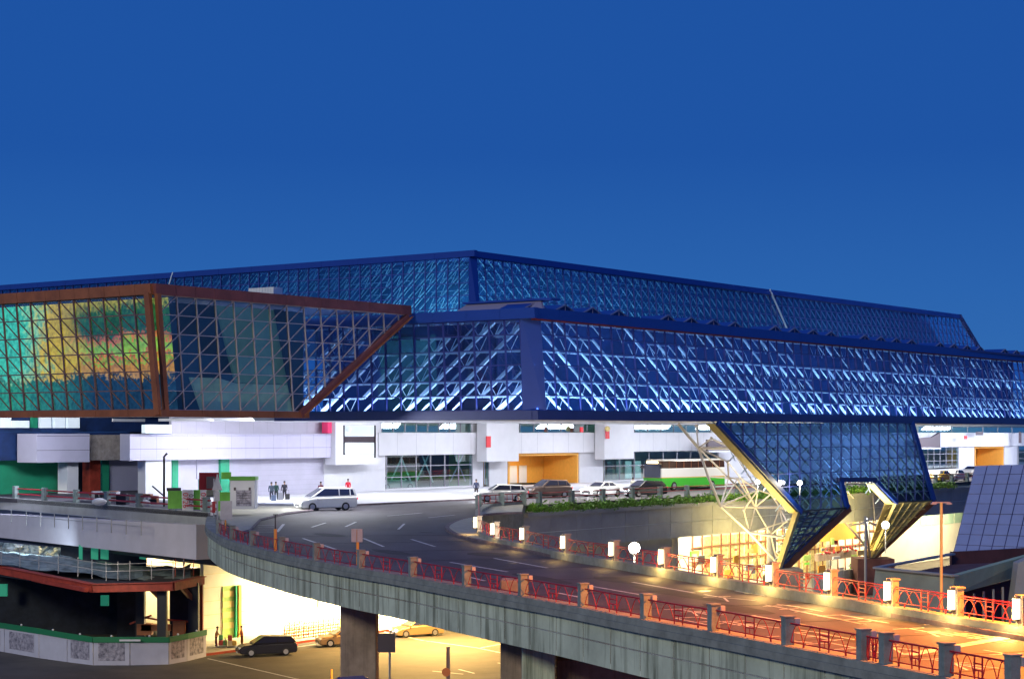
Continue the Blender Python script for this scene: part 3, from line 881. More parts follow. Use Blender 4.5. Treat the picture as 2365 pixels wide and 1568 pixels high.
for z, r in ((0.98, 0.05), (0.60, 0.04)):
    MB().tube([E0 + V * 0.5 + ZZ * z, E0 + V * 0.5 + U * 170 + ZZ * z], r, 6).build("rail", M['red'], rr)
for k in range(0, 34):
    MB().box(E0 + V * 0.5 + U * (3 + 5 * k) + ZZ * 0.55, (0.4, 0.4, 1.1), ux=U, uy=V, uz=ZZ).build("post", M['postc'], rr)

# deck edge wall under the hedge (big concrete panels) and planter
wl = empty("deck_edge_wall", "long grey panelled concrete wall below the hedge along the upper road", "wall")
MB().prism([E0 - ZZ * 3.9, E0 + U * 250 - ZZ * 3.9, E0 + U * 250 - ZZ * 0.95, E0 - ZZ * 0.95], V * 0.5).build("core", M['joint'], wl)
for k in range(0, 62):
    a_ = E0 + U * (4.0 * k + 0.03); b_ = E0 + U * (4.0 * k + 3.97)
    for z0, z1 in ((-3.9, -2.44), (-2.40, -0.98)):
        MB().prism([a_ + ZZ * z0, b_ + ZZ * z0, b_ + ZZ * z1, a_ + ZZ * z1], -V * 0.06).build("wall_panel", M['concrete'], wl)
MB().prism([E0 + ZZ * -0.97 - V * 0.5, E0 + U * 250 + ZZ * -0.97 - V * 0.5, E0 + U * 250 + ZZ * -0.62 - V * 0.5, E0 + ZZ * -0.62 - V * 0.5], V * 0.48).build("planter", M['concrete'], wl)
lwl_ = PZ(1552, NE + 1.2, 0)
MB().prism([PZ(1150, NE + 1.2, GZ), PZ(1552, NE + 1.2, GZ), PZ(1552, NE + 1.2, -3.91), PZ(1150, NE + 1.2, -3.91)], V * .4).build("lower_wall", M['concrete'], wl)
# end wall returning from the hedge corner to the ramp
MB().prism([E0 - ZZ * 3.5, q1 - ZZ * 3.5, q1 - ZZ * 0.05, E0 - ZZ * 0.05], V * 0.4).build("return_wall", M['concrete'], wl)
hd = MB()
rnd = random.Random(3)
for k in range(12000):
    s_ = rnd.uniform(0.3, 92)
    w_ = abs(rnd.gauss(0.3, 0.3)); h_ = -0.78 + abs(rnd.gauss(0.34, 0.22)) + 0.12 * math.sin(s_ * 1.3) + 0.08 * math.sin(s_ * 3.1)
    c_ = E0 + U * s_ - V * (0.0 + w_ * 0.8) + ZZ * (0.10 + h_)
    a1 = Vector((rnd.uniform(-1, 1), rnd.uniform(-1, 1), rnd.uniform(-.6, .9))).normalized(); b1 = a1.cross(Vector((rnd.uniform(-1, 1), rnd.uniform(-1, 1), rnd.uniform(-1, 1)))).normalized()
    r_ = rnd.uniform(0.08, 0.17)
    hd.poly([c_ - a1 * r_, c_ + b1 * r_ * .55, c_ + a1 * r_, c_ - b1 * r_ * .55])
ho = hd.build("hedge_foliage", M['hedge'])
tag(ho, "long low clipped green hedge on top of the grey concrete wall", "hedge")
ho.name = "hedge"

# ---------------- upper road edge at the far left with rail and lower catwalk rail
lf = empty("left_parapet", "grey-violet concrete parapet of the upper road at the far left", "parapet")
pl = [Vector((-60, 189.5, 0)), G(40, 1152), G(480, 1184)]
pl[0] = pl[1] + (pl[1] - pl[2]).normalized() * 12
dl = (pl[2] - pl[1]).normalized(); nl = Vector((dl.y, -dl.x, 0))
if nl.y > 0: nl = -nl
MB().prism([pl[0] - ZZ * 1.1, pl[2] - ZZ * 1.1, pl[2] + ZZ * 0.05, pl[0] + ZZ * 0.05], -nl * 0.5).build("kerb_wall", M['concrete'], lf)
MB().prism([pl[0] - ZZ * 3.6 + nl * 1.6, pl[2] - ZZ * 3.6 + nl * 1.0, pl[2] - ZZ * 0.9 + nl * 1.0, pl[0] - ZZ * 1.6 + nl * 1.6], -nl * 1.4).build("fascia", M['lavwall'], lf)
MB().prism([pl[0] - ZZ * 4.2 - nl * 1.0, pl[2] - ZZ * 4.2 - nl * 1.0, pl[2] - ZZ * 3.61 - nl * 1.0, pl[0] - ZZ * 3.61 - nl * 1.0], -nl * 14).build("soffit_beam", M['dark'], lf)
for k, x in enumerate((30, 97, 170, 242, 315, 392, 470)):
    y = 1152 + (x - 40) * 32 / 440.
    q = G(x, y)
    MB().box(q + ZZ * 0.62 - nl * 0.25, (0.6, 0.4, 1.15), ux=dl, uy=nl, uz=ZZ).build("post", M['postc'], lf, bevel=0.02)
for z in (0.95, 0.45):
    MB().tube([G(30, 1151) + ZZ * z - nl * .25, G(480, 1184) + ZZ * z - nl * .25], 0.07, 6).build("red_rail", M['red'], lf)
cw = empty("catwalk_railing", "thin white tube railing hung on the far left parapet", "railing")
c0, c1 = P(26, 1208, 166), P(326, 1237, 147)
h0 = 32 * 160 / F
for k in range(10):
    q = c0.lerp(c1, (k / 9.) ** 0.93)
    MB().tube([q, q + ZZ * h0], 0.045, 6).build("upright", M['pole'], cw)
for z in (0.62, 1.0):
    MB().tube([c0 + ZZ * h0 * z, c1 + ZZ * h0 * z], 0.03, 5).build("rail", M['pole'], cw)
# ================================================================== TERMINAL: lower walls
tb = empty("terminal_building", "long white lit terminal front with glazed doors below the blue glass canopy", "building")
def wallbox(name, px0, px1, n, z0, z1, thick, material, par=tb):
    if px0 < 335 and px1 < 400 and px0 != 300:      # the left wing stands further back
        n *= 1.2; z0 = 6.2 + (z0 - 6.2) * 1.2; z1 = 6.2 + (z1 - 6.2) * 1.2; thick *= 1.2
    a_, b_ = PZ(px0, n, 0), PZ(px1, n, 0)
    return MB().prism([a_ + ZZ * z0, b_ + ZZ * z0, b_ + ZZ * z1, a_ + ZZ * z1], V * thick).build(name, material, par)
# spandrel beam all along
wallbox("spandrel_beam", 300, 772, NW - 1.6, 3.75, 6.12, 1.3, M['lavbeam'])
wallbox("spandrel_beam", 875, 2900, NW - 0.6, 3.85, 6.25, 0.5, M['white'])
wallbox("upper_wall", 396, 756, NW - 0.3, 6.13, 7.9, 0.3, M['lavwall'])
# backing interior (lit) behind windows and doors
wallbox("interior_wall", 400, 2900, NW + 7, -0.0, 8.3, 0.3, M['cream'])
# upper window strip
def window(px0, px1, z0, z1, nm, n=NW, par=tb, dark=False, material=None, rows=1):
    a_, b_ = PZ(px0, n, 0), PZ(px1, n, 0)
    w = MB().prism([a_ + ZZ * (z1 - 0.05), b_ + ZZ * (z1 - 0.05), b_ + ZZ * (z1 + 0.03), a_ + ZZ * (z1 + 0.03)], -V * 0.12).build("window", M['dark'], par)
    for k in range(nm):
        p0 = a_.lerp(b_, k / nm); p1 = a_.lerp(b_, (k + 1) / nm)
        for r in range(rows):
            za = z0 + (z1 - z0) * r / rows; zb = z0 + (z1 - z0) * (r + 1) / rows - 0.04
            MB().poly([p0 + ZZ * za, p1 + ZZ * za, p1 + ZZ * zb, p0 + ZZ * zb]).build("pane", material or M['glass_win'], w)
    fr = MB()
    for k in range(nm + 1):
        p0 = a_.lerp(b_, k / nm); fr.bar(p0 + ZZ * z0 - V * .03, p0 + ZZ * z1 - V * .03, 0.09, 0.1, up=V)
    for r in range(1, rows):
        za = z0 + (z1 - z0) * r / rows; fr.bar(a_ + ZZ * za - V * .03, b_ + ZZ * za - V * .03, 0.08, 0.1, up=V)
    fr.build("frame", M['signback'], w)
    return w
window(880, 1088, 6.3, 7.3, 8)
window(1200, 1385, 6.3, 7.3, 6)
window(1465, 1640, 6.3, 7.3, 6)
window(2120, 2400, 6.3, 7.3, 8)
window(892, 1090, 0.35, 3.84, 6, rows=3)
wallbox("darkening_panel", 892, 1038, NW + 4.6, 0.0, 3.9, 0.1, M['net'])  # panels added behind the window to darken its interior
wallbox("darkening_panel", 1038, 1095, NW + 4.5, 0.0, 3.9, 0.1, M['green'])
for x0_, x1_ in ((900, 930), (950, 925), (960, 990), (1000, 975), (1040, 1070), (1075, 1050)):
    MB().bar(PZ(x0_, NW + 1.0, 0.8), PZ(x1_, NW + 1.0, 3.8), .12).build("inner_brace", M['strut'], tb)
for x0_ in range(1402, 1650, 22):
    MB().prism([PZ(x0_, NW + 2, .4), PZ(x0_ + random.choice((9, 13, 16)), NW + 2, .4), PZ(x0_ + 12, NW + 2, 2.6), PZ(x0_, NW + 2, 2.6)], V * .2).build("inner_display", M[random.choice(['white', 'greenwall', 'signback', 'litwin'])], tb)
window(1395, 1655, 0.35, 3.84, 8, rows=2)
window(2128, 2212, 0.35, 3.84, 6, rows=3)
window(2352, 2440, 0.35, 3.84, 4, rows=3)
window(1118, 1128, 0.35, 3.84, 1)
# wall pieces between the openings
for a_, b_ in ((748, 890), (1092, 1116), (1130, 1172), (1338, 1393), (1660, 2126), (2215, 2250), (2320, 2350), (2442, 2900)):
    wallbox("wall_pier", a_, b_, NW - 0.05, 0.0, 3.84, 0.5, M['white'])
wallbox("wall_pier", 1088, 1122, NW - 0.05, 6.26, 8.0, 0.5, M['white'])
wallbox("wall_pier", 756, 880, NW - 0.05, 6.26, 8.0, 0.5, M['white'])
wallbox("wall_pier", 1385, 1463, NW - 0.05, 6.26, 8.0, 0.5, M['white'])
wallbox("sill_wall", 892, 1090, NW - 0.03, 0.0, 0.34, 0.4, M['white'])
wallbox("sill_wall", 1395, 1655, NW - 0.03, 0.0, 0.34, 0.4, M['white'])
for k in range(52):     # open joints between cladding panels
    q = PZ(875, NW - .6, 0) + U * (3.2 * k + 3)
    MB().prism([q + ZZ * 3.86 - V * .003, q + U * .03 + ZZ * 3.86 - V * .003, q + U * .03 + ZZ * 6.24 - V * .003, q + ZZ * 6.24 - V * .003], -V * .004).build("panel_joint", M['signback'], tb)
for k in range(17):
    q = PZ(305, NW - 1.6, 0) + U * (1.9 * k + 1)
    MB().prism([q + ZZ * 3.77, q + U * .025 + ZZ * 3.77, q + U * .025 + ZZ * 6.1, q + ZZ * 6.1], -V * .006).build("panel_joint", M['signback'], tb)
for k in range(14):
    q = PZ(400, NW - .3, 0) + U * (1.9 * k + 1)
    MB().prism([q + ZZ * 6.2, q + U * .025 + ZZ * 6.2, q + U * .025 + ZZ * 7.3, q + ZZ * 7.3], -V * .006).build("panel_joint", M['signback'], tb)
for k in range(7):
    q0_, q1_ = PZ(552, NW, .55 + .5 * k), PZ(747, NW, .55 + .5 * k)
    MB().prism([q0_, q1_, q1_ + ZZ * .02, q0_ + ZZ * .02], -V * .006).build("panel_joint", M['signback'], tb)
# projecting pylons breaking the beam
for a_, b_ in ((1124, 1198), (1396, 1464), (775, 872)):
    wallbox("pylon", a_, b_, NW - 2.2, 3.0, 7.6, 1.4, M['white'])
# orange lined entrances
for a_, b_ in ((1174, 1336), (2252, 2318)):
    p0, p1 = PZ(a_, NW, 0), PZ(b_, NW, 0)
    en = MB().prism([p0 + ZZ * 3.55, p1 + ZZ * 3.55, p1 + ZZ * 3.84, p0 + ZZ * 3.84], V * 5).build("entrance", M['orangewall'], tb)
    MB().prism([p1 + ZZ * 0.15, p1 + ZZ * 3.55, p1 - U * .3 + ZZ * 3.55, p1 - U * .3 + ZZ * 0.15], V * 5).build("side_lining", M['orangewall'], en)
    MB().prism([p0 + ZZ * 0.15, p0 + ZZ * 3.55, p0 + U * .3 + ZZ * 3.55, p0 + U * .3 + ZZ * 0.15], V * 5).build("side_lining", M['orangewall'], en)
    MB().prism([p0 + V * 5.1 + ZZ * 0.15, p1 + V * 5.1 + ZZ * 0.15, p1 + V * 5.1 + ZZ * 3.55, p0 + V * 5.1 + ZZ * 3.55], V * .1).build("back_wall", M['orangewall'], en)
    for k in range(5):
        c0_ = p0.lerp(p1, 0.06 + 0.14 * k) + V * 5.0; c1_ = p0.lerp(p1, 0.17 + 0.14 * k) + V * 5.0
        MB().prism([c0_ + ZZ * .2, c1_ + ZZ * .2, c1_ + ZZ * 2.3, c0_ + ZZ * 2.3], -V * .05).build("door", M['white'], en)
    areau("entrance_lamp", p0.lerp(p1, .5) + V * 2.2 + ZZ * 3.5, (0, 0, -1), 5, 2, 260, (1.0, 0.72, 0.36))
# walls under the left beam
wallbox("lower_wall", 551, 748, NW, 0, 3.74, 0.4, M['lavwall'])
wallbox("lower_wall", 455, 552, NW - .2, 1.9, 3.74, 0.4, M['lavwall'])
wallbox("lower_wall", 252, 332, NW, 0, 4.0, 0.4, M['lavbeam'])
wallbox("green_glass_strip", 333, 460, NW + 2.0, 0, 4.0, 0.2, M['greenwall'])
wallbox("white_column", 336, 396, NW - 1.2, 0, 3.74, 1.0, M['white'])
wallbox("green_glass_strip", 510, 530, NW - .5, 0, 3.74, 0.3, M['greenwall'])
wallbox("green_glass_strip", 398, 412, NW - .3, 0, 3.74, 0.3, M['greenwall'])
wallbox("lower_wall", 412, 458, NW - .1, 0, 3.74, 0.3, M['lavwall'])
wallbox("dark_recess", 296, 345, NW * 1.17, -1.5, 8.5, 0.3, M["dark"])
wallbox("dark_recess", 180, 255, NW + 3.0, -0.2, 4.1, 0.3, M['dark'])
wallbox("round_column_lining", 208, 232, NW - 1.0, 0, 3.9, 1.0, M['redsteel'])
wallbox("green_glass_strip", 236, 252, NW - .6, 0, 3.9, 0.3, M['greenwall'])
wallbox("yellow_white_column", 155, 181, NW - 2.4, 0, 3.75, 1.2, M['white'])
wallbox("green_wall", -120, 158, NW + 1.2, -0.3, 3.9, 0.3, M['greenwall'])
wallbox("upper_back_wall", -120, 300, NW - 1.0, 3.91, 6.3, 0.3, M['interior'])
wallbox("beam_block", 85, 207, NW - 4.0, 3.75, 6.15, 2.5, M['lavbeam'])
wallbox("rough_beam_block", 209, 299, NW - 2.8, 3.85, 6.05, 1.5, M['rough_conc'])
wallbox("upper_recess", -120, 396, NW + 0.5, 6.31, 8.2, 0.3, M['interior'])
for (a_, b_, z0, z1, mm) in ((3, 26, 6.65, 7.75, 'cream'), (28, 68, 6.65, 7.25, 'white'), (75, 87, 6.65, 7.75, 'greenwall'), (94, 119, 6.65, 7.75, 'white'), (126, 151, 6.65, 7.75, 'white'), (157, 184, 6.65, 7.75, 'white')):
    wallbox("lit_window", a_, b_, NW - 0.2, z0, z1, 0.3, M['litwin'] if mm != 'greenwall' else M['greenwall'])
wallbox("hanging_lamp_panel", 336, 396, NW - 3, 6.2, 6.95, 0.5, M['litwin'])
wallbox("drooping_sheet", 262, 335, NW - 3.5, 7.2, 7.45, 0.2, M['white'])
# thin panel joints on the beam
for z in (4.75, 5.95):
    wallbox("beam_groove", 85, 207, NW - 4.02, z, z + 0.03, 0.01, M['dark'])
    wallbox("beam_groove", 300, 772, NW - 1.62, z, z + 0.03, 0.01, M['tilejoint'])

# ================================================================== BLUE CANOPY (lower glass band)
ZB, ZT = 7.25, 16.05
C = PZ(1240, NC, 0)
cp = empty("glass_canopy", "long blue glazed band with white struts and slanting legs above the departures road", "building")
zf0, zf1 = ZB + 0.75, ZT - 0.85          # glass between bottom beam and fascia
Ct = P(1226, HY, C.y + 0.8)              # corner leans back a little at the top
def band_right(t, z):
    k = (z - ZB) / (ZT - ZB)
    base = C + U * t
    lean = 0.55 + 1.0 * (t / 110.0)
    q = base + V * (lean * k)
    return Vector((q.x, q.y, z))
def band_left(t, z):
    q = C + V * t + U * 0.0
    return Vector((q.x, q.y, z))
TR_ = 122.5
NCOL = 70
fr = Face(band_right(1.0, zf0), band_right(TR_, zf0), band_right(TR_, zf1), band_right(1.0, zf1), NCOL, 6)
TL_ = 28.0
flb = Face(band_left(TL_, zf0), band_left(1.2, zf0), band_left(1.6, zf1), band_left(TL_, zf1), 17, 6)
add_panes(cp, [fr, flb], M['glass_blue'], 300, tilt=0.006)
add_grid(cp, fr, M['bluemul'], 0.08, 0.14, 0.05, tw=0.08)
add_grid(cp, flb, M['bluemul'], 0.10, 0.16, 0.05, tw=0.09)
# corner panel, fascia, bottom beam, roof, soffit
MB().prism([band_left(1.2, ZB + .02) - U * .25, band_right(1.0, ZB + .02) - V * .25, band_right(1.0, ZT) - V * .12, band_left(1.6, ZT) - U * .1], U * 0.25 + V * 0.15).build("corner_panel", M['bluemetal'], cp)
def strip(name, f, t0, t1, z0, z1, off, th, material, par, seg=0.0):
    n = V if f is band_right else U
    if not seg:
        a_, b_ = f(t0, z0), f(t1, z0); c_, d_ = f(t1, z1), f(t0, z1)
        return MB().prism([a_ - n * off, b_ - n * off, c_ - n * off, d_ - n * off], n * th).build(name, material, par)
    k = t0
    while k < t1 - 0.05:
        e_ = min(t1, k + seg)
        a_, b_, c_, d_ = f(k + 0.012, z0), f(e_ - 0.012, z0), f(e_ - 0.012, z1), f(k + 0.012, z1)
        o_ = off + random.uniform(0, 0.01)
        MB().prism([a_ - n * o_, b_ - n * o_, c_ - n * o_, d_ - n * o_], n * (th + o_ - off)).build(name, material, par)
        k = e_
strip("top_fascia_panel", band_right, 0.0, TR_ + 1, zf1 + 0.02, ZT + 0.02, 0.30, 0.5, M['bluemetal'], cp, 3.5)
strip("top_fascia_panel", band_left, 0.0, TL_, zf1 + 0.02, ZT + 0.02, 0.30, 0.5, M['bluemetal'], cp, 3.4)
strip("gutter_edge", band_right, 0.0, TR_ + 1, zf1 - 0.10, zf1 + 0.015, 0.26, 0.3, M['redsteel'], cp)
strip("bottom_beam", band_right, -0.25, TR_ + 1, ZB, zf0 - 0.02, 0.30, 0.6, M['bluedark'], cp)
strip("bottom_beam", band_left, 0.3, TL_, ZB, zf0 - 0.02, 0.30, 0.6, M['bluedark'], cp)
# struts behind the glass
def strut_net(f, depth, flip, wd=0.135, wh=0.10, skip=None):
    segs = []
    for i in range(f.nc):
        for j in range(f.nr):
            u0, u1, v0, v1 = i / f.nc, (i + 1) / f.nc, j / f.nr, (j + 1) / f.nr
            r = random.random()
            keepd = r < (0.92 if j < 2 else 0.8 if j < 4 else 0.5)
            a_, b_ = ((u0, v1), (u1, v0)) if flip else ((u0, v0), (u1, v1))
            w_ = wd * (1.2 if (i + j) % 2 else 0.55) * random.uniform(.8, 1.15)
            if keepd: segs.append((f.at(*a_, -depth), f.at(*b_, -depth), w_))
            if j in (1, 3, 5) or (j == 0 and i % 2) or r < 0.2:
                segs.append((f.at(u0 + .06 / f.nc, v1 - .05 / f.nr, -depth), f.at(u1 - .06 / f.nc, v1 - .05 / f.nr, -depth), wh))
            if r < (0.45 if j < 3 else 0.25):     # second layer, cross braces
                segs.append((f.at(u0, v1, -depth * 2.2), f.at((u0 + u1) / 2, v0, -depth * 2.2), 0.05))
                segs.append((f.at((u0 + u1) / 2, v0, -depth * 2.2), f.at(u1, v1, -depth * 2.2), 0.05))
    return segs
sg = strut_net(fr, 0.75, True) + strut_net(flb, 0.75, False, 0.24, 0.2)
seg_parts(cp, sg, 0.15, M['strut'], 300, "strut", None)
# box behind: back wall, roof, floor
bw0, bw1 = C + V * 8.5 - U * 0, C + U * TR_ + V * 8.5
def PR(name, pts, off, m_, par): return MB().prism(pts, off).build(name, m_, par)
PR("interior_wall", [bw0 + ZZ * (ZB + .4) + U * 6, bw1 + ZZ * (ZB + .4), bw1 + ZZ * (ZT - .3), bw0 + ZZ * (ZT - .3) + U * 6], V * .2, M['interior'], cp)
bl0 = C + V * TL_ + U * 6; bl1 = C + V * 8.5 + U * 6
PR("interior_wall", [bl0 + ZZ * (ZB + .4), bl1 + ZZ * (ZB + .4), bl1 + ZZ * (ZT - .3), bl0 + ZZ * (ZT - .3)], U * .2, M['interior'], cp)
c_a = C + U * 0.4 + V * 0.4
roofpts = [C, C + U * (TR_ + 1), C + U * (TR_ + 1) + V * 75, C + V * 75]
PR("roof", [Vector((q.x, q.y, ZT - .25)) + V * (1.0 if i < 2 else 0) + U * (1.0 if i in (0, 3) else 0) for i, q in enumerate(roofpts)], ZZ * .2, M['roof'], cp)
PR("soffit", [Vector((q.x, q.y, ZB + .05)) + V * .4 + U * .4 for q in [C, C + U * (TR_), C + U * (TR_) + V * 43, C + V * 43]], ZZ * .25, M['soffit'], cp)
# ridge skylights above the fascia
sk0 = band_right(2.0, ZT) + V * 1.6
def skylight(base, dirv, w, h, label):
    t = empty("roof_skylight", label, "skylight", (0, 0, 0), group="small pitched skylights along the canopy roof edge")
    a_, b_ = base, base + dirv * w; top = (a_ + b_) / 2 + ZZ * h; back = dirv.cross(ZZ).normalized() * -2.6
    if back.dot(V) < 0: back = -back
    MB().prism([a_, b_, top], back * 0.04).build("gable", M['interior'], t)
    r = MB(); r.bar(a_, top, .10); r.bar(b_, top, .10); r.bar(a_, b_, .10); r.bar((a_ + b_) / 2, top, .06); r.bar(a_.lerp(b_, .25), top.lerp(a_, .5), .05); r.bar(a_.lerp(b_, .75), top.lerp(b_, .5), .05)
    r.build("gable_frame", M['skylite'], t)
    MB().prism([a_, top, top + back, a_ + back], ZZ * .03).build("roof_pane", M['bluemetal'], t)
    MB().prism([b_, top, top + back, b_ + back], ZZ * .03).build("roof_pane", M['bluemetal'], t)
tt = 1.0; kk_ = 0; nsk = 0
while tt < 118:
    if kk_ % 5 != 4:
        skylight(band_right(tt, ZT) + V * 1.4 + ZZ * 0.05, U, 3.4, 0.62, "small pitched skylight on the canopy roof edge, %s counted from the corner" % ORD[nsk]); nsk += 1; (0)
    tt += 4.1; kk_ += 1
# flat trough in front of the hall on the left
PR("roof_trough", [band_left(0.5, ZT) + U * 1.5, band_left(9.5, ZT) + U * 1.5, band_left(9.0, ZT + .75) + U * 2.6, band_left(1.5, ZT + .75) + U * 2.6], U * .3, M['skylite'], cp)
PR("trough_cap", [band_left(0.3, ZT + .78) + U * 2.4, band_left(9.3, ZT + .78) + U * 2.4, band_left(9.3, ZT + .95) + U * 2.4, band_left(0.3, ZT + .95) + U * 2.4], U * 1.3, M['bluemetal'], cp)

# ---- slanting legs: glazed flap that carries the band down
def flap(px, py): return PN(px, py, NC - 0.15)
leg_out = [(1650, 976), (2110, 976), (2160, 1155), (2066, 1160), (2018, 1113), (1951, 1113), (1961, 1171), (1843, 1180)]
BLq, BRq, TRq, TLq = flap(1460, 1180), flap(2175, 1180), flap(2175, 972), flap(1460, 972)
# cells in plane coordinates along U and z
def uvz(px, py):
    q = flap(px, py); return ((q - C).dot(U), q.z)
t0_, t1_ = uvz(1600, 976)[0], uvz(2170, 976)[0]
z0_, z1_ = uvz(1843, 1182)[1], ZB + .05
def in_clip(out): return [((a_ - t0_) / (t1_ - t0_), (b_ - z0_) / (z1_ - z0_)) for a_, b_ in [uvz(*p) for p in out]]
def ccw(q):
    s_ = sum(q[i][0] * q[(i + 1) % len(q)][1] - q[(i + 1) % len(q)][0] * q[i][1] for i in range(len(q)))
    return q if s_ > 0 else q[::-1]
def fl(t, z): q = C + U * t - V * 0.15; return Vector((q.x, q.y, z))
lg = []
for out in ([(1650, 976), (2110, 976), (2120, 1010), (2135, 1060), (2150, 1113), (1778, 1113), (1700, 1028)],
            [(1778, 1113.01), (1947, 1113.01), (1961, 1171), (1843, 1180)],
            [(2016, 1113.01), (2150, 1113.01), (2160, 1155), (2066, 1160)]):
    lg.append(Face(fl(t0_, z0_), fl(t1_, z0_), fl(t1_, z1_), fl(t0_, z1_), 24, 7, ccw(in_clip(out))))
add_panes(cp, lg, M['glass_leg'], 170, name="leg_glass_pane", tilt=0.006)
for f in lg: add_grid(cp, f, M['bluemul'], 0.08, 0.12, 0.05)
rl = random.Random(5); legsegs = []
for f in lg:
    for i, j, q in f.panes():
        cu = sum(a_[0] for a_ in q) / len(q); cv = sum(a_[1] for a_ in q) / len(q)
        hu, hv = .5 / f.nc, .5 / f.nr
        if len(q) < 4: continue
        legsegs.append((f.at(cu - hu, cv + hv, -.7), f.at(cu + hu, cv - hv, -.7), .12))
        if rl.random() < .6: legsegs.append((f.at(cu - hu, cv - hv, -1.5), f.at(cu + hu, cv + hv, -1.5), .08))
        if rl.random() < .5: legsegs.append((f.at(cu - hu, cv + hv, -1.5), f.at(cu, cv - hv, -1.5), .07))
seg_parts(cp, legsegs, .1, M['strut'], 150, "leg_strut")
def trim(pts, w, material, par=cp, name="edge_trim", dep=0.35, off=0.0):
    for (a_, b_) in zip(pts[:-1], pts[1:]):
        MB().bar(flap(*a_) - V * off, flap(*b_) - V * off, w, dep, up=V).build(name, material, par)
trim([(1657, 976), (1848, 1182)], 0.50, M['bluemetal'], off=.06)
trim([(2104, 976), (2155, 1156)], 0.75, M['bluemetal'], off=.06)
trim([(1940, 1108), (1955, 1172)], 0.62, M['bluemetal'], off=.06)
trim([(1935, 1107), (2022, 1107)], 0.42, M['bluedark'], off=.03)
trim([(2022, 1112), (2070, 1160)], 0.42, M['bluemetal'], off=.06)
trim([(1848, 1179), (1961, 1171)], 0.12, M['dark'], off=.04)
trim([(2066, 1159), (2160, 1154)], 0.12, M['dark'], off=.04)
# yellow-lit return faces of the legs (pale metal, yellow light put into its colour)
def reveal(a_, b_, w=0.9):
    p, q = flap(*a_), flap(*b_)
    MB().prism([p, q, q + V * w, p + V * w], ZZ * -0.06).build("edge_reveal", M['yellowlit'], cp)
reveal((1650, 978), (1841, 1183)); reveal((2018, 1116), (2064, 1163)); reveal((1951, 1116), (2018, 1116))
# lower folded halves running back to the feet
foot1 = P(1803, 1312, 181); foot2 = P(2012, 1288, 203)
a1, b1 = flap(1843, 1181), flap(1961, 1172)
f1a = foot1 - U * .5; f1b = foot1 + U * .6
lf1 = Face(f1a, f1b, b1, a1, 5, 7)
add_panes(cp, [lf1], M['glass_leg'], 60, name="lower_leg_pane")
add_grid(cp, lf1, M['bluedark'], .09, .12)
MB().bar(a1 + V * .1, f1a, 0.55, .5, up=V).build("leg_arris", M['yellowlit'], cp)
MB().bar(b1, f1b, .75, .5, up=V).build("leg_arris", M['brown'], cp)
MB().bar(flap(2158, 1156), foot2 + U * .5, .5, .4, up=V).build("leg_arris", M['brown'], cp)
MB().bar(flap(2151, 1158) + V * .5, foot2 + U * .1, .3, .3, up=V).build("leg_arris", M['yellowlit'], cp)
MB().bar(flap(2000, 1195), foot2 - U * .3, .22, .2, up=V).build("leg_chord", M['pole'], cp)
p2a, p2b = flap(2068, 1161), flap(2158, 1156)
f2a, f2b = foot2 - U * .2, foot2 + U * 1.3
lf2 = Face(f2a, f2b, p2b, p2a, 5, 7)
add_panes(cp, [lf2], M['glass_brown'], 60, name="lower_leg_pane")
add_grid(cp, lf2, M['yellowlit'], .09, .12)
for k in range(7):
    for i in range(5):
        MB().bar(lf2.at(i / 5, k / 7, -.5), lf2.at((i + 1) / 5, (k + 1) / 7, -.5), .08).build("leg_lattice", M['yellowlit'], cp)
MB().prism([p2a + V * 1.2, f2a + V * .6, f2b + V * .6, p2b + V * 1.2], V * .05).build("leg_back_plate", M['yellowlit'], cp)
MB().bar(p2a, f2a, .3, .3, up=V).build("leg_arris", M['yellowlit'], cp)
seg2 = []
rf = random.Random(9)
for k in range(1, 7):
    pa = a1.lerp(f1a, k / 7.) + V * .8; pb = b1.lerp(f1b, k / 7.) + V * .8
    seg2.append((pa, pb)); pc = a1.lerp(f1a, (k - 1) / 7.) + V * .8; seg2.append((pc, pb)); seg2.append((pa, b1.lerp(f1b, (k - 1) / 7.) + V * .8))
seg_parts(cp, seg2, .12, M['strut'], 60, "leg_lattice")

# open space truss left of the leg and inside the notch
NT = 90.3
def truss(nodes, bars, label, n=NT, par=None):
    t = par or empty("space_truss", label, "truss")
    P_ = {k: PN(x, y, n - (1.8 if k.islower() else 0)) for k, (x, y) in nodes.items()}
    for b_ in bars:
        w = 0.085 if len(b_) == 2 else 0.14
        MB().tube([P_[b_[0]], P_[b_[1]]], w, 6).build("truss_tube", M['trusstube'], t)
    for k, q in P_.items():
        MB().sphere(q, .17, 8, 5).build("truss_node", M['trusstube'], t)
    return t
def zr(x, y): return ((1350 + x / 3.733) / 1.0727, (1020 + y / 3.733) / 1.0727)
nodes = {'A': zr(1240, 120), 'B': zr(1420, 335), 'C': zr(1400, 130), 'D': zr(1625, 870), 'e': zr(1720, 335), 'f': zr(1540, 245), 'G': zr(1510, 600), 'H': zr(1700, 610), 'i': zr(1690, 460), 'J': zr(1890, 1115), 'K': zr(1945, 880), 'l': zr(1820, 620), 'm': zr(1970, 720),
         'N': zr(2090, 1135), 'O': zr(2170, 880), 'P': zr(2150, 1400), 'q': zr(2090, 760), 'R': zr(1840, 905), 's': zr(2235, 1010), 't': zr(2225, 895), 'u': zr(2225, 1165), 'W': zr(1780, 620)}
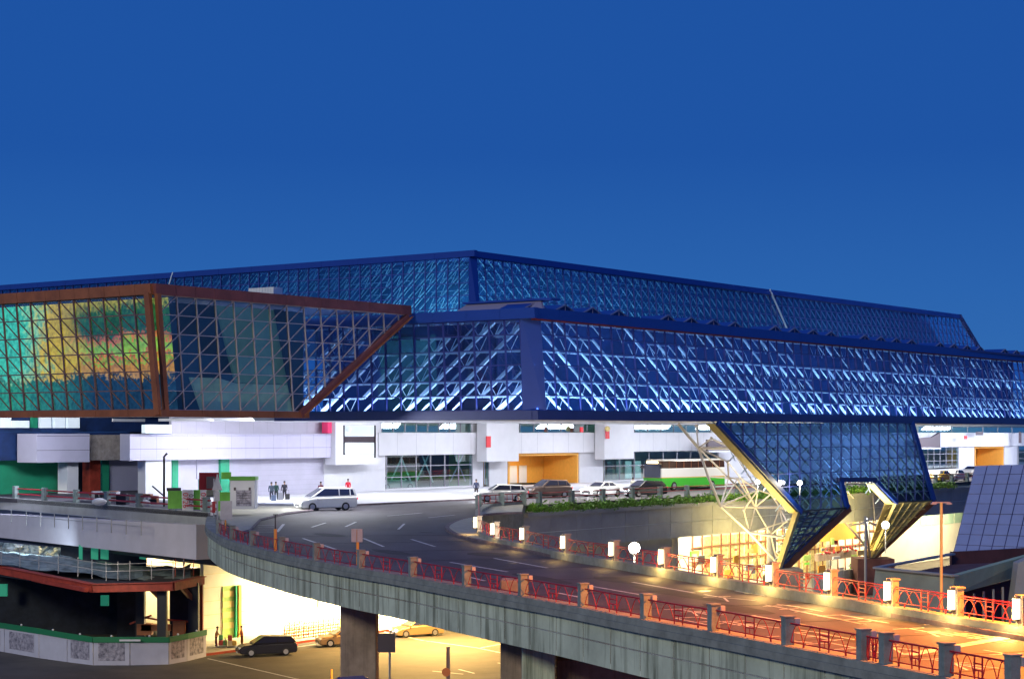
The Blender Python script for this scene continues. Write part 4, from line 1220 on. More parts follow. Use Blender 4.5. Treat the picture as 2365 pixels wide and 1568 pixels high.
bars = ['ABx', 'BC', 'Bex', 'Bf', 'fe', 'BGx', 'GDx', 'BH', 'Bi', 'iH', 'il', 'HG', 'Hl', 'Hi', 'HK', 'HD', 'DKx', 'KOx', 'Otx', 'DJx', 'JPx', 'RJ', 'KJ', 'Js', 'KN', 'NO', 'NJ', 'NP', 'Ns', 'Nux', 'Jux', 'lm', 'mK', 'mq', 'qO', 'mD', 'WK', 'WD', 'lK', 'qK', 'Os', 'Rm', 'KH', 'Ou', 'em']
truss(nodes, bars, "open white space truss of tubes behind the left slanting leg")
def zq(x, y): return ((2050 + x / 3.733) / 1.0727, (1020 + y / 3.733) / 1.0727)
nodes = {'A': zq(165, 670), 'B': zq(300, 665), 'C': zq(410, 665), 'D': zq(260, 820), 'E': zq(425, 820), 'F': zq(560, 820), 'g': zq(190, 740), 'H': zq(200, 1050), 'I': zq(120, 970), 'J': zq(310, 940), 'K': zq(380, 1020), 'L': zq(450, 1050), 'M': zq(530, 930), 'N': zq(400, 1290), 'o': zq(440, 1010)}
bars = ['AB', 'BC', 'AD', 'BD', 'BE', 'CE', 'DEx', 'EFx', 'gD', 'DH', 'DJ', 'JK', 'IH', 'HKx', 'KLx', 'DK', 'EL', 'EM', 'JE', 'KE', 'INx', 'KN', 'EF', 'Co', 'oF', 'HJ', 'LM', 'FM']
truss(nodes, bars, "open space truss of tubes inside the notch between the slanting legs", 93)

# ================================================================== UPPER GLASS HALL
H0 = P(1100, HY, 215); H0.z = 0
ZH0, ZH1 = 16.4, 27.55
hl = empty("glass_hall", "huge blue glazed upper hall with dark fascia rising behind the lower band", "building")
def hr(t, z):
    k = (z - ZH0) / (ZH1 - ZH0); q = H0 + U * t + V * 0.9 * k; return Vector((q.x, q.y, z))
def hlf(t, z):
    q = H0 + V * t; return Vector((q.x, q.y, z))
zh1 = ZH1 - 0.75
# end cut of the right face at pixel 2210 on the ridge
def t_at(px, base, dirv):
    r = (px - CX) / F; return (r * base.y - base.x) / (dirv.x - r * dirv.y)
tE = t_at(2212, H0 + V * .9, U)
TRH = tE + 16
fh = Face(hr(.8, ZH0), hr(TRH, ZH0), hr(TRH, zh1), hr(.8, zh1), 88, 7, [(0, 0), (1, 0), (tE / TRH, 1), (0, 1)])
fhl = Face(hlf(100, ZH0), hlf(.8, ZH0), hlf(.8, zh1), hlf(100, zh1), 58, 7)
add_panes(hl, [fh, fhl], M['glass_hall'], 300, tilt=0.006)
for f in (fh, fhl): add_grid(hl, f, M['halmul'], .10, .14, .05)
def hstrip(name, f, t0, t1, z0, z1, off, th, m_, seg):
    n = V if f is hr else U; k = t0
    while k < t1 - .05:
        e_ = min(t1, k + seg); a_, b_, c_, d_ = f(k + .015, z0), f(e_ - .015, z0), f(e_ - .015, z1), f(k + .015, z1)
        MB().prism([a_ - n * off, b_ - n * off, c_ - n * off, d_ - n * off], n * th).build(name, m_, hl); k = e_
hstrip("top_fascia_panel", hr, 0, tE + .5, zh1 + .02, ZH1, .35, .6, M['bluemetal'], 6)
hstrip("top_fascia_panel", hlf, 0, 100, zh1 + .02, ZH1, .35, .6, M['bluemetal'], 6)
hstrip("gutter_edge", hr, 0, tE + .5, zh1 - .12, zh1 + .015, .3, .3, M['bluedark'], 200)
PR("corner_panel", [hlf(.85, ZH0) - U * .3, hr(.8, ZH0) - V * .3, hr(.8, ZH1) - V * .3, hlf(.85, ZH1) - U * .3], U * .2 + V * .2, M['bluemetal'], hl)
MB().bar(hr(tE + .3, ZH1 - .2) - V * .2, hr(TRH, ZH0) - V * .2, .6, .5, up=V).build("end_trim", M['bluedark'], hl)
ts = t_at(1785, H0, U)
MB().bar(hr(ts, ZH1) - V * .4, hr(ts + 9, ZH0) - V * .4, .16, .2, up=V).build("seam_cover", M['strut'], hl)
tsl = t_at(405, H0, V)
MB().bar(hlf(tsl, ZH1) - U * .4, hlf(tsl + 5, ZH0) - U * .4, .16, .2, up=U).build("seam_cover", M['strut'], hl)
ht = random.Random(11); hs = []
for f, flip in ((fh, True), (fhl, False)):
    for i, j, q in f.panes():
        if len(q) < 4: continue
        u0, u1, v0, v1 = i / f.nc, (i + 1) / f.nc, j / f.nr, (j + 1) / f.nr
        a_, b_ = ((u0, v1), (u1, v0)) if flip else ((u0, v0), (u1, v1))
        hs.append((f.at(*a_, -.7), f.at(*b_, -.7), .10 + .06 * ht.random()))
        near = f.at(u0, v0).length < 262
        if near and ht.random() < .8: hs.append((f.at(u0, v0, -1.4), f.at(u1, v1, -1.4), .08))
        if near and ht.random() < .7: hs.append((f.at((u0 + u1) / 2, v0, -1.6), f.at(u1, v1, -1.6), .08))
        if near and ht.random() < .5: hs.append((f.at(u0, (v0 + v1) / 2, -1.2), f.at(u1, (v0 + v1) / 2, -1.2), .10))
        if j == 2 and ht.random() < .8: hs.append((f.at(u0, v1, -.6), f.at(u1, v1, -.6), .16))
seg_parts(hl, hs, .12, M['tealstrut'], 300, "strut")
PR("interior_wall", [hr(7, ZH0) + V * 7, hr(TRH, ZH0) + V * 7, hr(tE + 2, ZH1 - .5) + V * 7, hr(7, ZH1 - .5) + V * 7], V * .2, M['interior_teal'], hl)
PR("interior_wall", [hlf(100, ZH0) + U * 7, hlf(7.3, ZH0) + U * 7, hlf(7.3, ZH1 - .5) + U * 7, hlf(100, ZH1 - .5) + U * 7], U * .2, M['interior_teal'], hl)
rp = [hr(0, ZH1 - .3), hr(tE, ZH1 - .3), hr(tE, ZH1 - .3) + V * 60, hlf(60, ZH1 - .3), ]
PR("roof", [hr(.5, ZH1 - .3) + V * .4, hr(tE, ZH1 - .3) + V * .4, hr(tE, ZH1 - .3) + V * 99, hlf(99, ZH1 - .3) + U * .4], ZZ * .2, M['roof'], hl)
# white plant box on the roof seen before the hall
pb = empty("rooftop_plant_box", "small pale ribbed plant box standing on the roof before the left hall glazing", "plant box")
q = P(615, 690, 172); q0 = q.copy()
for k in range(9):
    MB().box(q + V * (1.55 - k * .36) + ZZ * .0, (.33, 1.2, 2.0), ux=V, uy=U, uz=ZZ).build("rib_panel", M['white'], pb)

# ================================================================== BRONZE FRAMED GLASS BLOCK
T0 = P(355, HY, 128.5); T0.z = 0
bb = empty("bronze_glass_block", "glass block in bronze frames with a backlit landscape screen inside", "building")
def br_(px, py): # right face through T0 along U
    r = (px - CX) / F; t = t_at(px, T0, U); q = T0 + U * t
    return Vector((q.x, q.y, CZ - (py - HY) * q.y / F))
def bl_(px, py):
    t = t_at(px, T0, V); q = T0 + V * t
    return Vector((q.x, q.y, CZ - (py - HY) * q.y / F))
topR = lambda x: 688 + (x - 340) * (742 - 688) / 600.
botR = lambda x: 946 + (x - 370) * 4 / 320.
# right face quad (clip by the diagonal)
qa, qb, qc, qd = br_(375, 944), br_(700, 946), br_(935, 740), br_(357, 694)
tmax = (qc - T0).dot(U); tmin = 0.25
zb_, zt_ = 7.85, 15.85
def brt(t, z):
    q = T0 + U * t; k = 1 - (z - zb_) / (zt_ - zb_)
    q = q + U * (0.75 * k) ; return Vector((q.x, q.y, z))
tb_end = (qb - T0).dot(U)
W_ = tmax + 1.0 - tmin
NCB = int(round(W_ / 1.85))
fb = Face(brt(tmin, zb_), brt(tmax + 1, zb_), brt(tmax + 1, zt_), brt(tmin, zt_), NCB, 6, [(0, 0), ((tb_end - tmin - .75) / W_, 0), ((tmax - tmin) / W_, 1), (0, 1)])
def blt(t, z):
    q = T0 + V * t; k = 1 - (z - zb_) / (zt_ - zb_)
    q = q + U * 0.0 - V * (1.0 * k); return Vector((q.x, q.y, z))
fbl = Face(blt(26.0, zb_), blt(0.4, zb_), blt(0.4, zt_), blt(26.0, zt_), 16, 6)
add_panes(bb, [fb, fbl], M['glass_brown'], 300, tilt=0.004)
add_grid(bb, fb, M['palemul'], .07, .10, .04)
add_grid(bb, fbl, M['brownmul'], .10, .12, .04)
for f, flip, mm in ((fb, False, M['palemul']), (fbl, True, M['brownmul'])):
    cl = f.clip
    for i in range(-1, f.nc):
        for j in range(f.nr):
            a_, b_ = ((i / f.nc, j / f.nr), ((i + 1) / f.nc, (j + 1) / f.nr)) if not flip else ((i / f.nc, (j + 1) / f.nr), ((i + 1) / f.nc, j / f.nr))
            r = clip_seg(a_, b_, cl)
            if r and (f.at(*r[0]) - f.at(*r[1])).length > .3:
                MB().bar(f.at(*r[0], .02), f.at(*r[1], .02), .06, .08, up=f.n).build("diagonal_brace", mm, bb)
def bstrip(name, f, t0, t1, z0, z1, off, th, m_, seg):
    n = V if f is brt else U; k = t0
    while k < t1 - .05:
        e_ = min(t1, k + seg); a_, b_, c_, d_ = f(k + .012, z0), f(e_ - .012, z0), f(e_ - .012, z1), f(k + .012, z1)
        o_ = off + random.uniform(0, .012)
        MB().prism([a_ - n * o_, b_ - n * o_, c_ - n * o_, d_ - n * o_], n * th).build(name, m_, bb); k = e_
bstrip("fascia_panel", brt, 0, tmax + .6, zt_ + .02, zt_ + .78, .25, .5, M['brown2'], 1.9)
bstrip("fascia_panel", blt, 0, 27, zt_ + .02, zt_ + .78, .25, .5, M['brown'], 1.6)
bstrip("sill_panel", brt, 0, tb_end - .3, zb_ - .5, zb_ - .02, .22, .5, M['brown'], 3.7)
bstrip("sill_panel", blt, 0, 27, zb_ - .5, zb_ - .02, .22, .5, M['brown'], 3.4)
MB().bar(brt(.2, zb_ - .4) - V * .2, brt(.2, zt_ + .1) - V * .2, .38, .3, up=V).build("corner_post", M['brown'], bb)
MB().bar(blt(.4, zb_ - .4) - U * .2, blt(.4, zt_ + .1) - U * .2, .5, .3, up=U).build("corner_post", M['brown'], bb)
dA, dB = br_(690, 958), br_(938, 732)
MB().bar(dA - V * .15, dB - V * .15, .52, .4, up=V).build("raking_edge_beam", M['brown2'], bb)
MB().bar(dA - V * .45 + U * .25, dB - V * .45 + U * .25, .09, .14, up=V).build("raking_edge_rib", M['brown'], bb)
# inside: backlit landscape screen on the left, walls on the right
MB().prism([blt(27, zb_ - .4) + U * 2.2, blt(1.0, zb_ - .4) + U * 2.2, blt(1.0, zt_) + U * 2.2, blt(27, zt_) + U * 2.2], U * .1).build("backlit_screen", M['mural'], bb)
bw = lambda px, z, dn: (lambda b0: Vector(((b0 + U * t_at(px, b0, U)).x, (b0 + U * t_at(px, b0, U)).y, z)))(T0 + V * dn)
MB().prism([bw(372, zb_ - .4, 4.6), bw(700, zb_ - .4, 4.6), bw(700, zt_, 4.6), bw(372, zt_, 4.6)], V * .2).build("inner_wall", M['net'], bb)
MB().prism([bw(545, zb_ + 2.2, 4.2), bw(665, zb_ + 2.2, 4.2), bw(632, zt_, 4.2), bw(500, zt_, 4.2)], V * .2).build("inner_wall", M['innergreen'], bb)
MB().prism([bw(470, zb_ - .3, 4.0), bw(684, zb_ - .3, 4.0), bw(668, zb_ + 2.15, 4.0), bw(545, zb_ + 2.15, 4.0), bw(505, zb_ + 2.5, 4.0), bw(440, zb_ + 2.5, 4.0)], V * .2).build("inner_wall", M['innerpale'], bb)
MB().prism([bw(682, zb_ - .3, 3.6), bw(700, zb_ - .3, 3.6), bw(655, zt_, 3.6), bw(636, zt_, 3.6)], V * .2).build("inner_rib", M['net'], bb)
PR("roof", [brt(.4, zt_ + .3) + V * .3, brt(tmax, zt_ + .3) + V * .3, brt(tmax, zt_ + .3) + V * 20, blt(22, zt_ + .3) + U * .3], ZZ * .2, M['roof'], bb)
PR("floor", [brt(.3, zb_ - .35) + V * .2, brt(tb_end - 1.2, zb_ - .35) + V * .2, brt(tb_end - 1.2, zb_ - .35) + V * 26, blt(26, zb_ - .35) + U * .3], ZZ * .2, M['soffit'], bb)
# ================================================================== RIGHT: leaning tiled pier and basin
pr = empty("leaning_tiled_pier", "big leaning violet tiled pier wall at the right behind the lanterns", "pier")
DP = 96.0
def q_(px, py, d=DP): return P(px, py, d)
tl, tr2, br2, bl2 = q_(2252, 1076, 104), q_(2620, 1066, 104), q_(2570, 1300, 96), q_(2200, 1283, 96)
nrm_p = (br2 - bl2).cross(tl - bl2).normalized()
if nrm_p.y > 0: nrm_p = -nrm_p
MB().prism([bl2, br2, tr2, tl], -nrm_p * 1.2).build("core", M['tilejoint'], pr)
nx, ny = 13, 9
for i in range(nx):
    for j in range(ny):
        def tp(u, v): return bl2.lerp(br2, u).lerp(tl.lerp(tr2, u), v)
        e_ = .035
        u0, u1, v0, v1 = (i + e_) / nx, (i + 1 - e_) / nx, (j + e_) / ny, (j + 1 - e_) / ny
        k = .03 + random.uniform(0, .012)
        MB().prism([tp(u0, v0), tp(u1, v0), tp(u1, v1), tp(u0, v1)], nrm_p * k).build("tile", M['tilepanel'], pr)
bs = empty("concrete_basin", "grey-green concrete trough with dark hollow under the leaning pier", "basin")
r1, r2_, r3_, r4_ = q_(2022, 1312, 84), q_(2205, 1330, 78), q_(2420, 1270, 84), q_(2200, 1280, 92)
b1_, b2_ = q_(2008, 1450, 84), q_(2188, 1480, 78)
MB().prism([r1, r2_, b2_, b1_], Vector((.25, .5, 0))).build("front_wall", M['basinblue'], bs)
b3_ = q_(2420, 1480, 84)
MB().prism([r2_, r3_, q_(2400, 1318, 84), q_(2198, 1375, 78)], Vector((-.1, .5, 0))).build("side_beam", M['basingreen'], bs)
MB().prism([q_(2190, 1330, 79), q_(2225, 1370, 79), q_(2215, 1480, 79), q_(2175, 1480, 79)], Vector((0, .5, 0))).build("corner_post", M['basingreen'], bs)
MB().prism([r1 + Vector((0, .4, -.5)), r2_ + Vector((0, .4, -.5)), r3_ + Vector((0, .4, -.5)), r4_ + Vector((0, 0, -.5))], ZZ * -.1).build("hollow", M['maroon'], bs)
MB().prism([r4_ + Vector((0, .2, -1.5)), q_(2440, 1262, 96) + Vector((0, 0, -1.5)), q_(2440, 1262, 96), r4_ + Vector((0, .2, .1))], Vector((0, .4, 0))).build("rear_wall", M['maroon'], bs)
MB().prism([q_(2215, 1372, 83), q_(2400, 1322, 87), q_(2400, 1480, 87), q_(2215, 1480, 83)], Vector((0, .3, 0))).build("recess_wall", M['maroon'], bs)
for k in range(8):
    x_ = 2228 + k * 22
    MB().bar(q_(x_, 1375 - k * 5, 81), q_(x_, 1475, 81), .08).build("bar", M['pole'], bs)
MB().prism([q_(2352, 1300, 80), q_(2420, 1270, 80), q_(2400, 1500, 80), q_(2325, 1500, 80)], Vector((0, .8, 0))).build("raking_buttress", M['concrete'], bs)
MB().bar(r1 + Vector((0, -.05, .03)), r2_ + Vector((0, -.05, .03)), .3, .08).build("rim", M['concrete'], bs)
MB().bar(r1 + Vector((0, -.05, .03)), r4_ + Vector((0, 0, .03)), .3, .08).build("rim", M['concrete'], bs)

# pedestals of the legs
for (x0, x1, y0, y1, d, lb) in ((1975, 2060, 1288, 1320, 203, "dark brown pedestal under the right slanting leg"), (1770, 1850, 1312, 1345, 181, "concrete pedestal under the tip of the left slanting leg")):
    a_, b_ = P(x0, y0, d), P(x1, y0, d)
    o = MB().box(((a_.x + b_.x) / 2, d + .5, (a_.z + GZ) / 2), (b_.x - a_.x, 4.0, a_.z - GZ)).build("pedestal", M['maroon'] if x0 > 1900 else M['pier'], bevel=.05)
    tag(o, lb, "pedestal")

# ================================================================== LOWER LEVEL
lw = empty("lower_arrivals_wall", "brightly lit cream wall of the arrivals level under the upper road", "wall")
a_, b_ = PZ(325, NLOW + 14, 0), PZ(478, NLOW + 14, 0)
MB().prism([a_ + ZZ * GZ, b_ + ZZ * GZ, b_ - ZZ * 1.0, a_ - ZZ * 1.0], V * .4).build("wall", M['cream'], lw)
areau("arrivals_lamp", PZ(400, NLOW + 8, -4.7), V * .7 - ZZ, 7, 1.0, 6500, (1.0, .74, .36))
a_, b_ = PZ(470, NLOW, 0), PZ(1110, NLOW, 0)
MB().prism([a_ + ZZ * GZ, b_ + ZZ * GZ, b_ - ZZ * 1.0, a_ - ZZ * 1.0], V * .4).build("wall", M['cream'], lw)
for k in range(1, 9):
    z = GZ + 1.15 * k
    MB().prism([a_ + ZZ * z, b_ + ZZ * z, b_ + ZZ * (z + .03), a_ + ZZ * (z + .03)], -V * .012).build("course_line", M['yellowlit'], lw)
d0, d1 = PZ(513, NLOW, 0), PZ(548, NLOW, 0)
dr = MB().prism([d0 + ZZ * (GZ + .1), d1 + ZZ * (GZ + .1), d1 + ZZ * (GZ + 4.6), d0 + ZZ * (GZ + 4.6)], -V * .06).build("door", M['greendoor'], lw)
for z in (1.0, 1.9, 2.8, 3.7):
    MB().prism([d0 + ZZ * (GZ + z), d0.lerp(d1, .75) + ZZ * (GZ + z), d0.lerp(d1, .75) + ZZ * (GZ + z + .5), d0 + ZZ * (GZ + z + .5)], -V * .10).build("door_louvre", M['yellowlit'], dr)
MB().bar(d1 + ZZ * GZ - V * .2, d1 + ZZ * (GZ + 4.6) - V * .2, .3, .3, up=V).build("frame", M['orangewall'], dr)
MB().bar(d0.lerp(d1, .78) + ZZ * GZ - V * .2, d0.lerp(d1, .78) + ZZ * (GZ + 4.6) - V * .2, .16, .2, up=V).build("jamb", M['greenwall'], dr)
for x in (735,):
    q = PZ(x, NLOW, 0); MB().bar(q + ZZ * (GZ + 2) - V * .1, q + ZZ * (GZ + 5) - V * .1, .35, .2, up=V).build("pilaster", M['yellowlit'], lw)
lpv = MB().prism([PZ(470, NLOW - 6.5, GZ), PZ(1110, NLOW - 6.5, GZ), PZ(1110, NLOW, GZ), PZ(470, NLOW, GZ)], ZZ * .15).build("pavement", M['pave']); lpv["kind"] = "structure"
MB().bar(PZ(470, NLOW - 6.6, GZ + .08), PZ(1110, NLOW - 6.6, GZ + .08), .25, .17).build("kerb", M['redsteel'], lpv)
ul = empty("deck_underside", "soffit of the upper road over the arrivals level", "ceiling")
ul["kind"] = "structure"
MB().flat([(p.x, p.y) for p in [PZ(480, NLOW + 18, 0), PZ(480, NLOW + 1, 0), PZ(700, NLOW - 12, 0), E0 + V * .6, E0 + U * 240 + V * .6, E0 + U * 240 + V * 30]], -.9, -.45).build("soffit", M['cream'], ul)
# arrivals facade seen right of the ramp
af = empty("arrivals_facade", "bright glazed arrivals hall front under the legs at the right", "building")
NA = NE + 12
a_, b_ = PZ(1540, NA, 0), PZ(2700, NA, 0)
MB().prism([a_ + ZZ * GZ, b_ + ZZ * GZ, b_ - ZZ * 1.0, a_ - ZZ * 1.0], V * .4).build("wall", M['cream'], af)
for k in range(15):
    x0 = 1625 + k * 19
    p0, p1 = PZ(x0, NA, 0), PZ(x0 + 16, NA, 0)
    for z0w, z1w in ((-10.8, -8.2), (-8.0, -6.6), (-6.4, -5.4)):
        MB().prism([p0 + ZZ * z0w, p1 + ZZ * z0w, p1 + ZZ * z1w, p0 + ZZ * z1w], -V * .06).build("window", M['shopwin'], af)
for k in range(7):
    x0 = 2100 + k * 26
    p0, p1 = PZ(x0, NA, 0), PZ(x0 + 24, NA, 0)
    MB().prism([p0 + ZZ * (-6.6), p1 + ZZ * (-6.6), p1 + ZZ * (-2.4), p0 + ZZ * (-2.4)], -V * .06).build("green_pane", M['palegreen'], af)
rd = random.Random(17)
for k in range(70):
    n_ = NA - rd.uniform(2, 7); q = PZ(1600 + rd.uniform(0, 400), n_, rd.uniform(-11.0, -6.6))
    MB().box(q, (rd.uniform(.3, 2.0), .12, rd.uniform(.15, 1.0)), ux=U, uy=V, uz=ZZ).build(rd.choice(["display_panel", "hanging_sign", "shelf_unit", "counter"]), M[rd.choice(['yellowlit', 'greendoor', 'brown', 'redsteel', 'signback', 'white', 'orangewall', 'green', 'concrete'])], af)
for k in range(24):
    q = PZ(1600, NA - .2, 0) + U * (2.1 * k)
    MB().bar(q + ZZ * GZ, q - ZZ * 5.0, .14).build("mullion", M['brown'], af)
for z in (-8.1, -6.5, -5.0):
    MB().bar(PZ(1600, NA - .2, z), PZ(1600, NA - .2, z) + U * 50, .12).build("transom", M['brown'], af)
for k in range(10):
    x0 = 1880 + k * 14
    p0, p1 = PZ(x0, NE - 2, 0), PZ(x0 + 12, NE - 2, 0)
    MB().prism([p0 + ZZ * GZ, p1 + ZZ * GZ, p1 + ZZ * (GZ + 2.6), p0 + ZZ * (GZ + 2.6)], V * .3).build("fence_panel", M['concrete'], af)
p0, p1 = PZ(1895, NA - 3, 0), PZ(1975, NA - 3, 0)
MB().prism([p0 + ZZ * (-6.9), p1 + ZZ * (-6.9), p1 + ZZ * (-4.6), p0 + ZZ * (-4.6)], -V * .2).build("orange_sign_band", M['orangewall'], af)
MB().prism([PZ(1890, NA - 4.6, -9), PZ(1980, NA - 4.6, -9), PZ(1980, NA - 4.6, -8.1), PZ(1890, NA - 4.6, -8.1)], V * .5).build('support_box', M['pier'], af)  # box added under the red dots
for k in range(26):     # small red dots added in place of red text-like marks
    q = PZ(1905 + random.uniform(-8, 72), NA - 5, -7.9 + random.uniform(-.25, .35))
    MB().sphere(q, random.uniform(.10, .17), 6, 4).build("red_mark_dot", M['red'], af)
for x in (1555, 1782):
    q = PZ(x, NE + 2, 0)
    MB().tube([q + ZZ * GZ, q - ZZ * .9], .5, 14).build("column", M['concrete'], af)

# ================================================================== LOWER LEFT: works area
wk = empty("steel_works_frame", "red primed steel frame of an unfinished bay with dark netting", "steel frame")
def w3(px, py, d=148): return P(px, py, d)
fz = GZ
pA, pB, pC, pD = w3(-40, 1308, 152), w3(215, 1358, 143), w3(400, 1354, 143), w3(468, 1340, 148)
for a_, b_ in ((pA, pB), (pB, pC), (pC, pD)):
    MB().bar(a_, b_, .35, .62, up=ZZ).build("beam", M['redsteel'], wk)
    MB().bar(a_ + ZZ * .33, b_ + ZZ * .33, .7, .06, up=ZZ).build("beam_flange", M['redsteel'], wk)
MB().bar(w3(60, 1334, 149), w3(200, 1362, 142), .3, .3).build("beam", M['redsteel'], wk)
for (x, y0, d, w, mm) in ((463, 1342, 148, .4, 'redsteel'), (448, 1345, 147, .8, 'dark'), (375, 1356, 144, .7, 'dark'), (325, 1360, 150, .7, 'dark')):
    q = w3(x, y0, d); MB().box((q.x, q.y, (q.z + fz) / 2), (w, w, q.z - fz)).build("column", M[mm], wk)
MB().bar(w3(350, 1360, 144), w3(375, 1385, 144), .35).build("knee_brace", M['brown'], wk)
MB().bar(w3(418, 1352, 146), w3(450, 1390, 147), .35).build("knee_brace", M['brown'], wk)
# dark inside, netting
for (x0, x1, y0, y1, d) in ((-60, 270, 1330, 1480, 162), (270, 335, 1352, 1480, 160), (392, 452, 1352, 1480, 150)):
    a_, b_ = w3(x0, y0, d), w3(x1, y0, d)
    MB().prism([Vector((a_.x, d, GZ)), Vector((b_.x, d, GZ)), b_, a_], Vector((0, .3, 0))).build("netting", M['net'], wk)
MB().prism([w3(-60, 1320, 152), w3(215, 1366, 144), w3(400, 1362, 144), w3(462, 1348, 148), Vector((w3(462, 1348, 165).x, 165, w3(462, 1348, 148).z)), Vector((w3(-60, 1320, 170).x, 170, w3(-60, 1320, 152).z))], ZZ * .1).build("deck", M['net'], wk)
for (x, y, w, h, d) in ((8, 1362, 18, 28, 160), (242, 1386, 18, 24, 158)):
    q = w3(x, y, d); MB().box(q, (w * d / F, .3, h * d / F)).build("green_window", M['greenlit'], wk)
# cover sheets and upper deck
cs = MB(); rs = random.Random(4); nu, nv = 26, 5
grid = []
for j in range(nv + 1):
    row = []
    for i in range(nu + 1):
        u = i / nu; x = -40 + 480 * u; dd = 150 + 9 * j / nv
        y = 1300 + 42 * min(1, u * 1.25) - j * 7.0 + rs.uniform(-4, 4) - 10 * max(0, u - .8)
        row.append(w3(x, y, dd))
    grid.append(row)
for j in range(nv):
    for i in range(nu):
        cs.poly([grid[j][i], grid[j][i + 1], grid[j + 1][i + 1], grid[j + 1][i]])
tp_ = cs.build("cover_sheet", M['tarp2']); tag(tp_, "crumpled grey-green cover sheet lying over the works deck", "cover sheet")
bt = MB(); nu, nv = 22, 5; grid = []
for j in range(nv + 1):
    grid.append([w3(-40 + 190 * i / nu, 1248 + 42 * j / nv + .09 * (i * 190 / nu), 168 + rs.uniform(-.5, .5)) for i in range(nu + 1)])
for j in range(nv):
    for i in range(nu): bt.poly([grid[j][i], grid[j][i + 1], grid[j + 1][i + 1], grid[j + 1][i]])
bto = bt.build("blue_tarpaulin", M['tarp']); tag(bto, "shiny blue and white tarpaulin hanging under the upper road at the far left", "tarpaulin")
ub = empty("green_glazed_bay", "dark bay with small green lit panes behind the blue tarpaulin", "building")
q0_, q1_ = w3(140, 1254, 166), w3(338, 1275, 160)
MB().prism([q0_, q1_, w3(338, 1330, 160), w3(140, 1330, 166)], Vector((0, .3, 0))).build("dark_wall", M['net'], ub)
for x0, x1 in ((182, 190), (210, 226), (232, 250), (322, 336)):
    MB().prism([w3(x0, 1258, 159), w3(x1, 1260, 159), w3(x1, 1292, 159), w3(x0, 1290, 159)], Vector((0, .2, 0))).build("green_pane", M['greenlit'], ub)
sc_ = empty("scaffold_railing", "thin scaffold tube railing around the works deck", "railing")
pr_ = [(-40, 1290, 150), (180, 1325, 144), (245, 1335, 143), (300, 1334, 143), (400, 1330, 144), (448, 1328, 146)]
for k in range(len(pr_) - 1):
    a_, b_ = w3(*pr_[k]), w3(*pr_[k + 1])
    for z in (.55, 1.1): MB().tube([a_ + ZZ * z, b_ + ZZ * z], .03, 5).build("rail", M['pole'], sc_)
    n_ = 5 if k == 0 else 2
    for j in range(n_):
        q = a_.lerp(b_, j / n_); MB().tube([q - ZZ * .2, q + ZZ * 1.3], .035, 5).build("upright", M['pole'], sc_)
for (x, y) in ((425, 1300), (447, 1300), (405, 1302)):
    MB().tube([w3(x, y + 30, 146), w3(x, y - 12, 146)], .04, 5).build("upright", M['redsteel'], sc_)
# hoarding
ho_ = empty("site_hoarding", "long white site hoarding with picture panels and a dark green top strip", "hoarding")
hp = [(-60, 1436, 1520, 152), (10, 1446, 1524, 149), (90, 1458, 1530, 145), (155, 1469, 1536, 142.5), (215, 1478, 1543, 140.5), (300, 1478, 1543, 140.5), (390, 1478, 1542, 141), (432, 1470, 1536, 143), (476, 1461, 1530, 146)]
for k in range(len(hp) - 1):
    x0, t0y, y0, d0_ = hp[k]; x1, t1y, y1, d1_ = hp[k + 1]
    a_, b_ = P(x0, t0y, d0_), P(x1, t1y, d1_); dxy = (b_ - a_); 
    az, bz = Vector((a_.x, a_.y, GZ)), Vector((b_.x, b_.y, GZ))
    e_ = dxy.normalized() * .03
    pn = MB().prism([az + e_, bz - e_, b_ - e_, a_ + e_], Vector((0, .08, 0))).build("hoarding_panel", M['hoard'], ho_)
    if k in (0, 1, 3, 4, 6, 7) :
        f0, f1 = .14, .86
        MB().prism([az.lerp(bz, f0) + ZZ * .35, az.lerp(bz, f1) + ZZ * .35, az.lerp(bz, f1) + ZZ * 1.75, az.lerp(bz, f0) + ZZ * 1.75], Vector((0, -.02, 0))).build("picture_print", M['poster'], pn)
    MB().bar(a_ + ZZ * .05, b_ + ZZ * .05, .16, .42).build("green_top_strip", M['dgreen'], ho_)
    MB().sphere(a_.lerp(b_, .5) + ZZ * .33, .09, 6, 4).build("top_lamp", M['white'], ho_)
MB().box(P(300, 1478, 140.3) + ZZ * .0, (1.6, .05, .14)).build("strip_plate", M['white'], ho_)

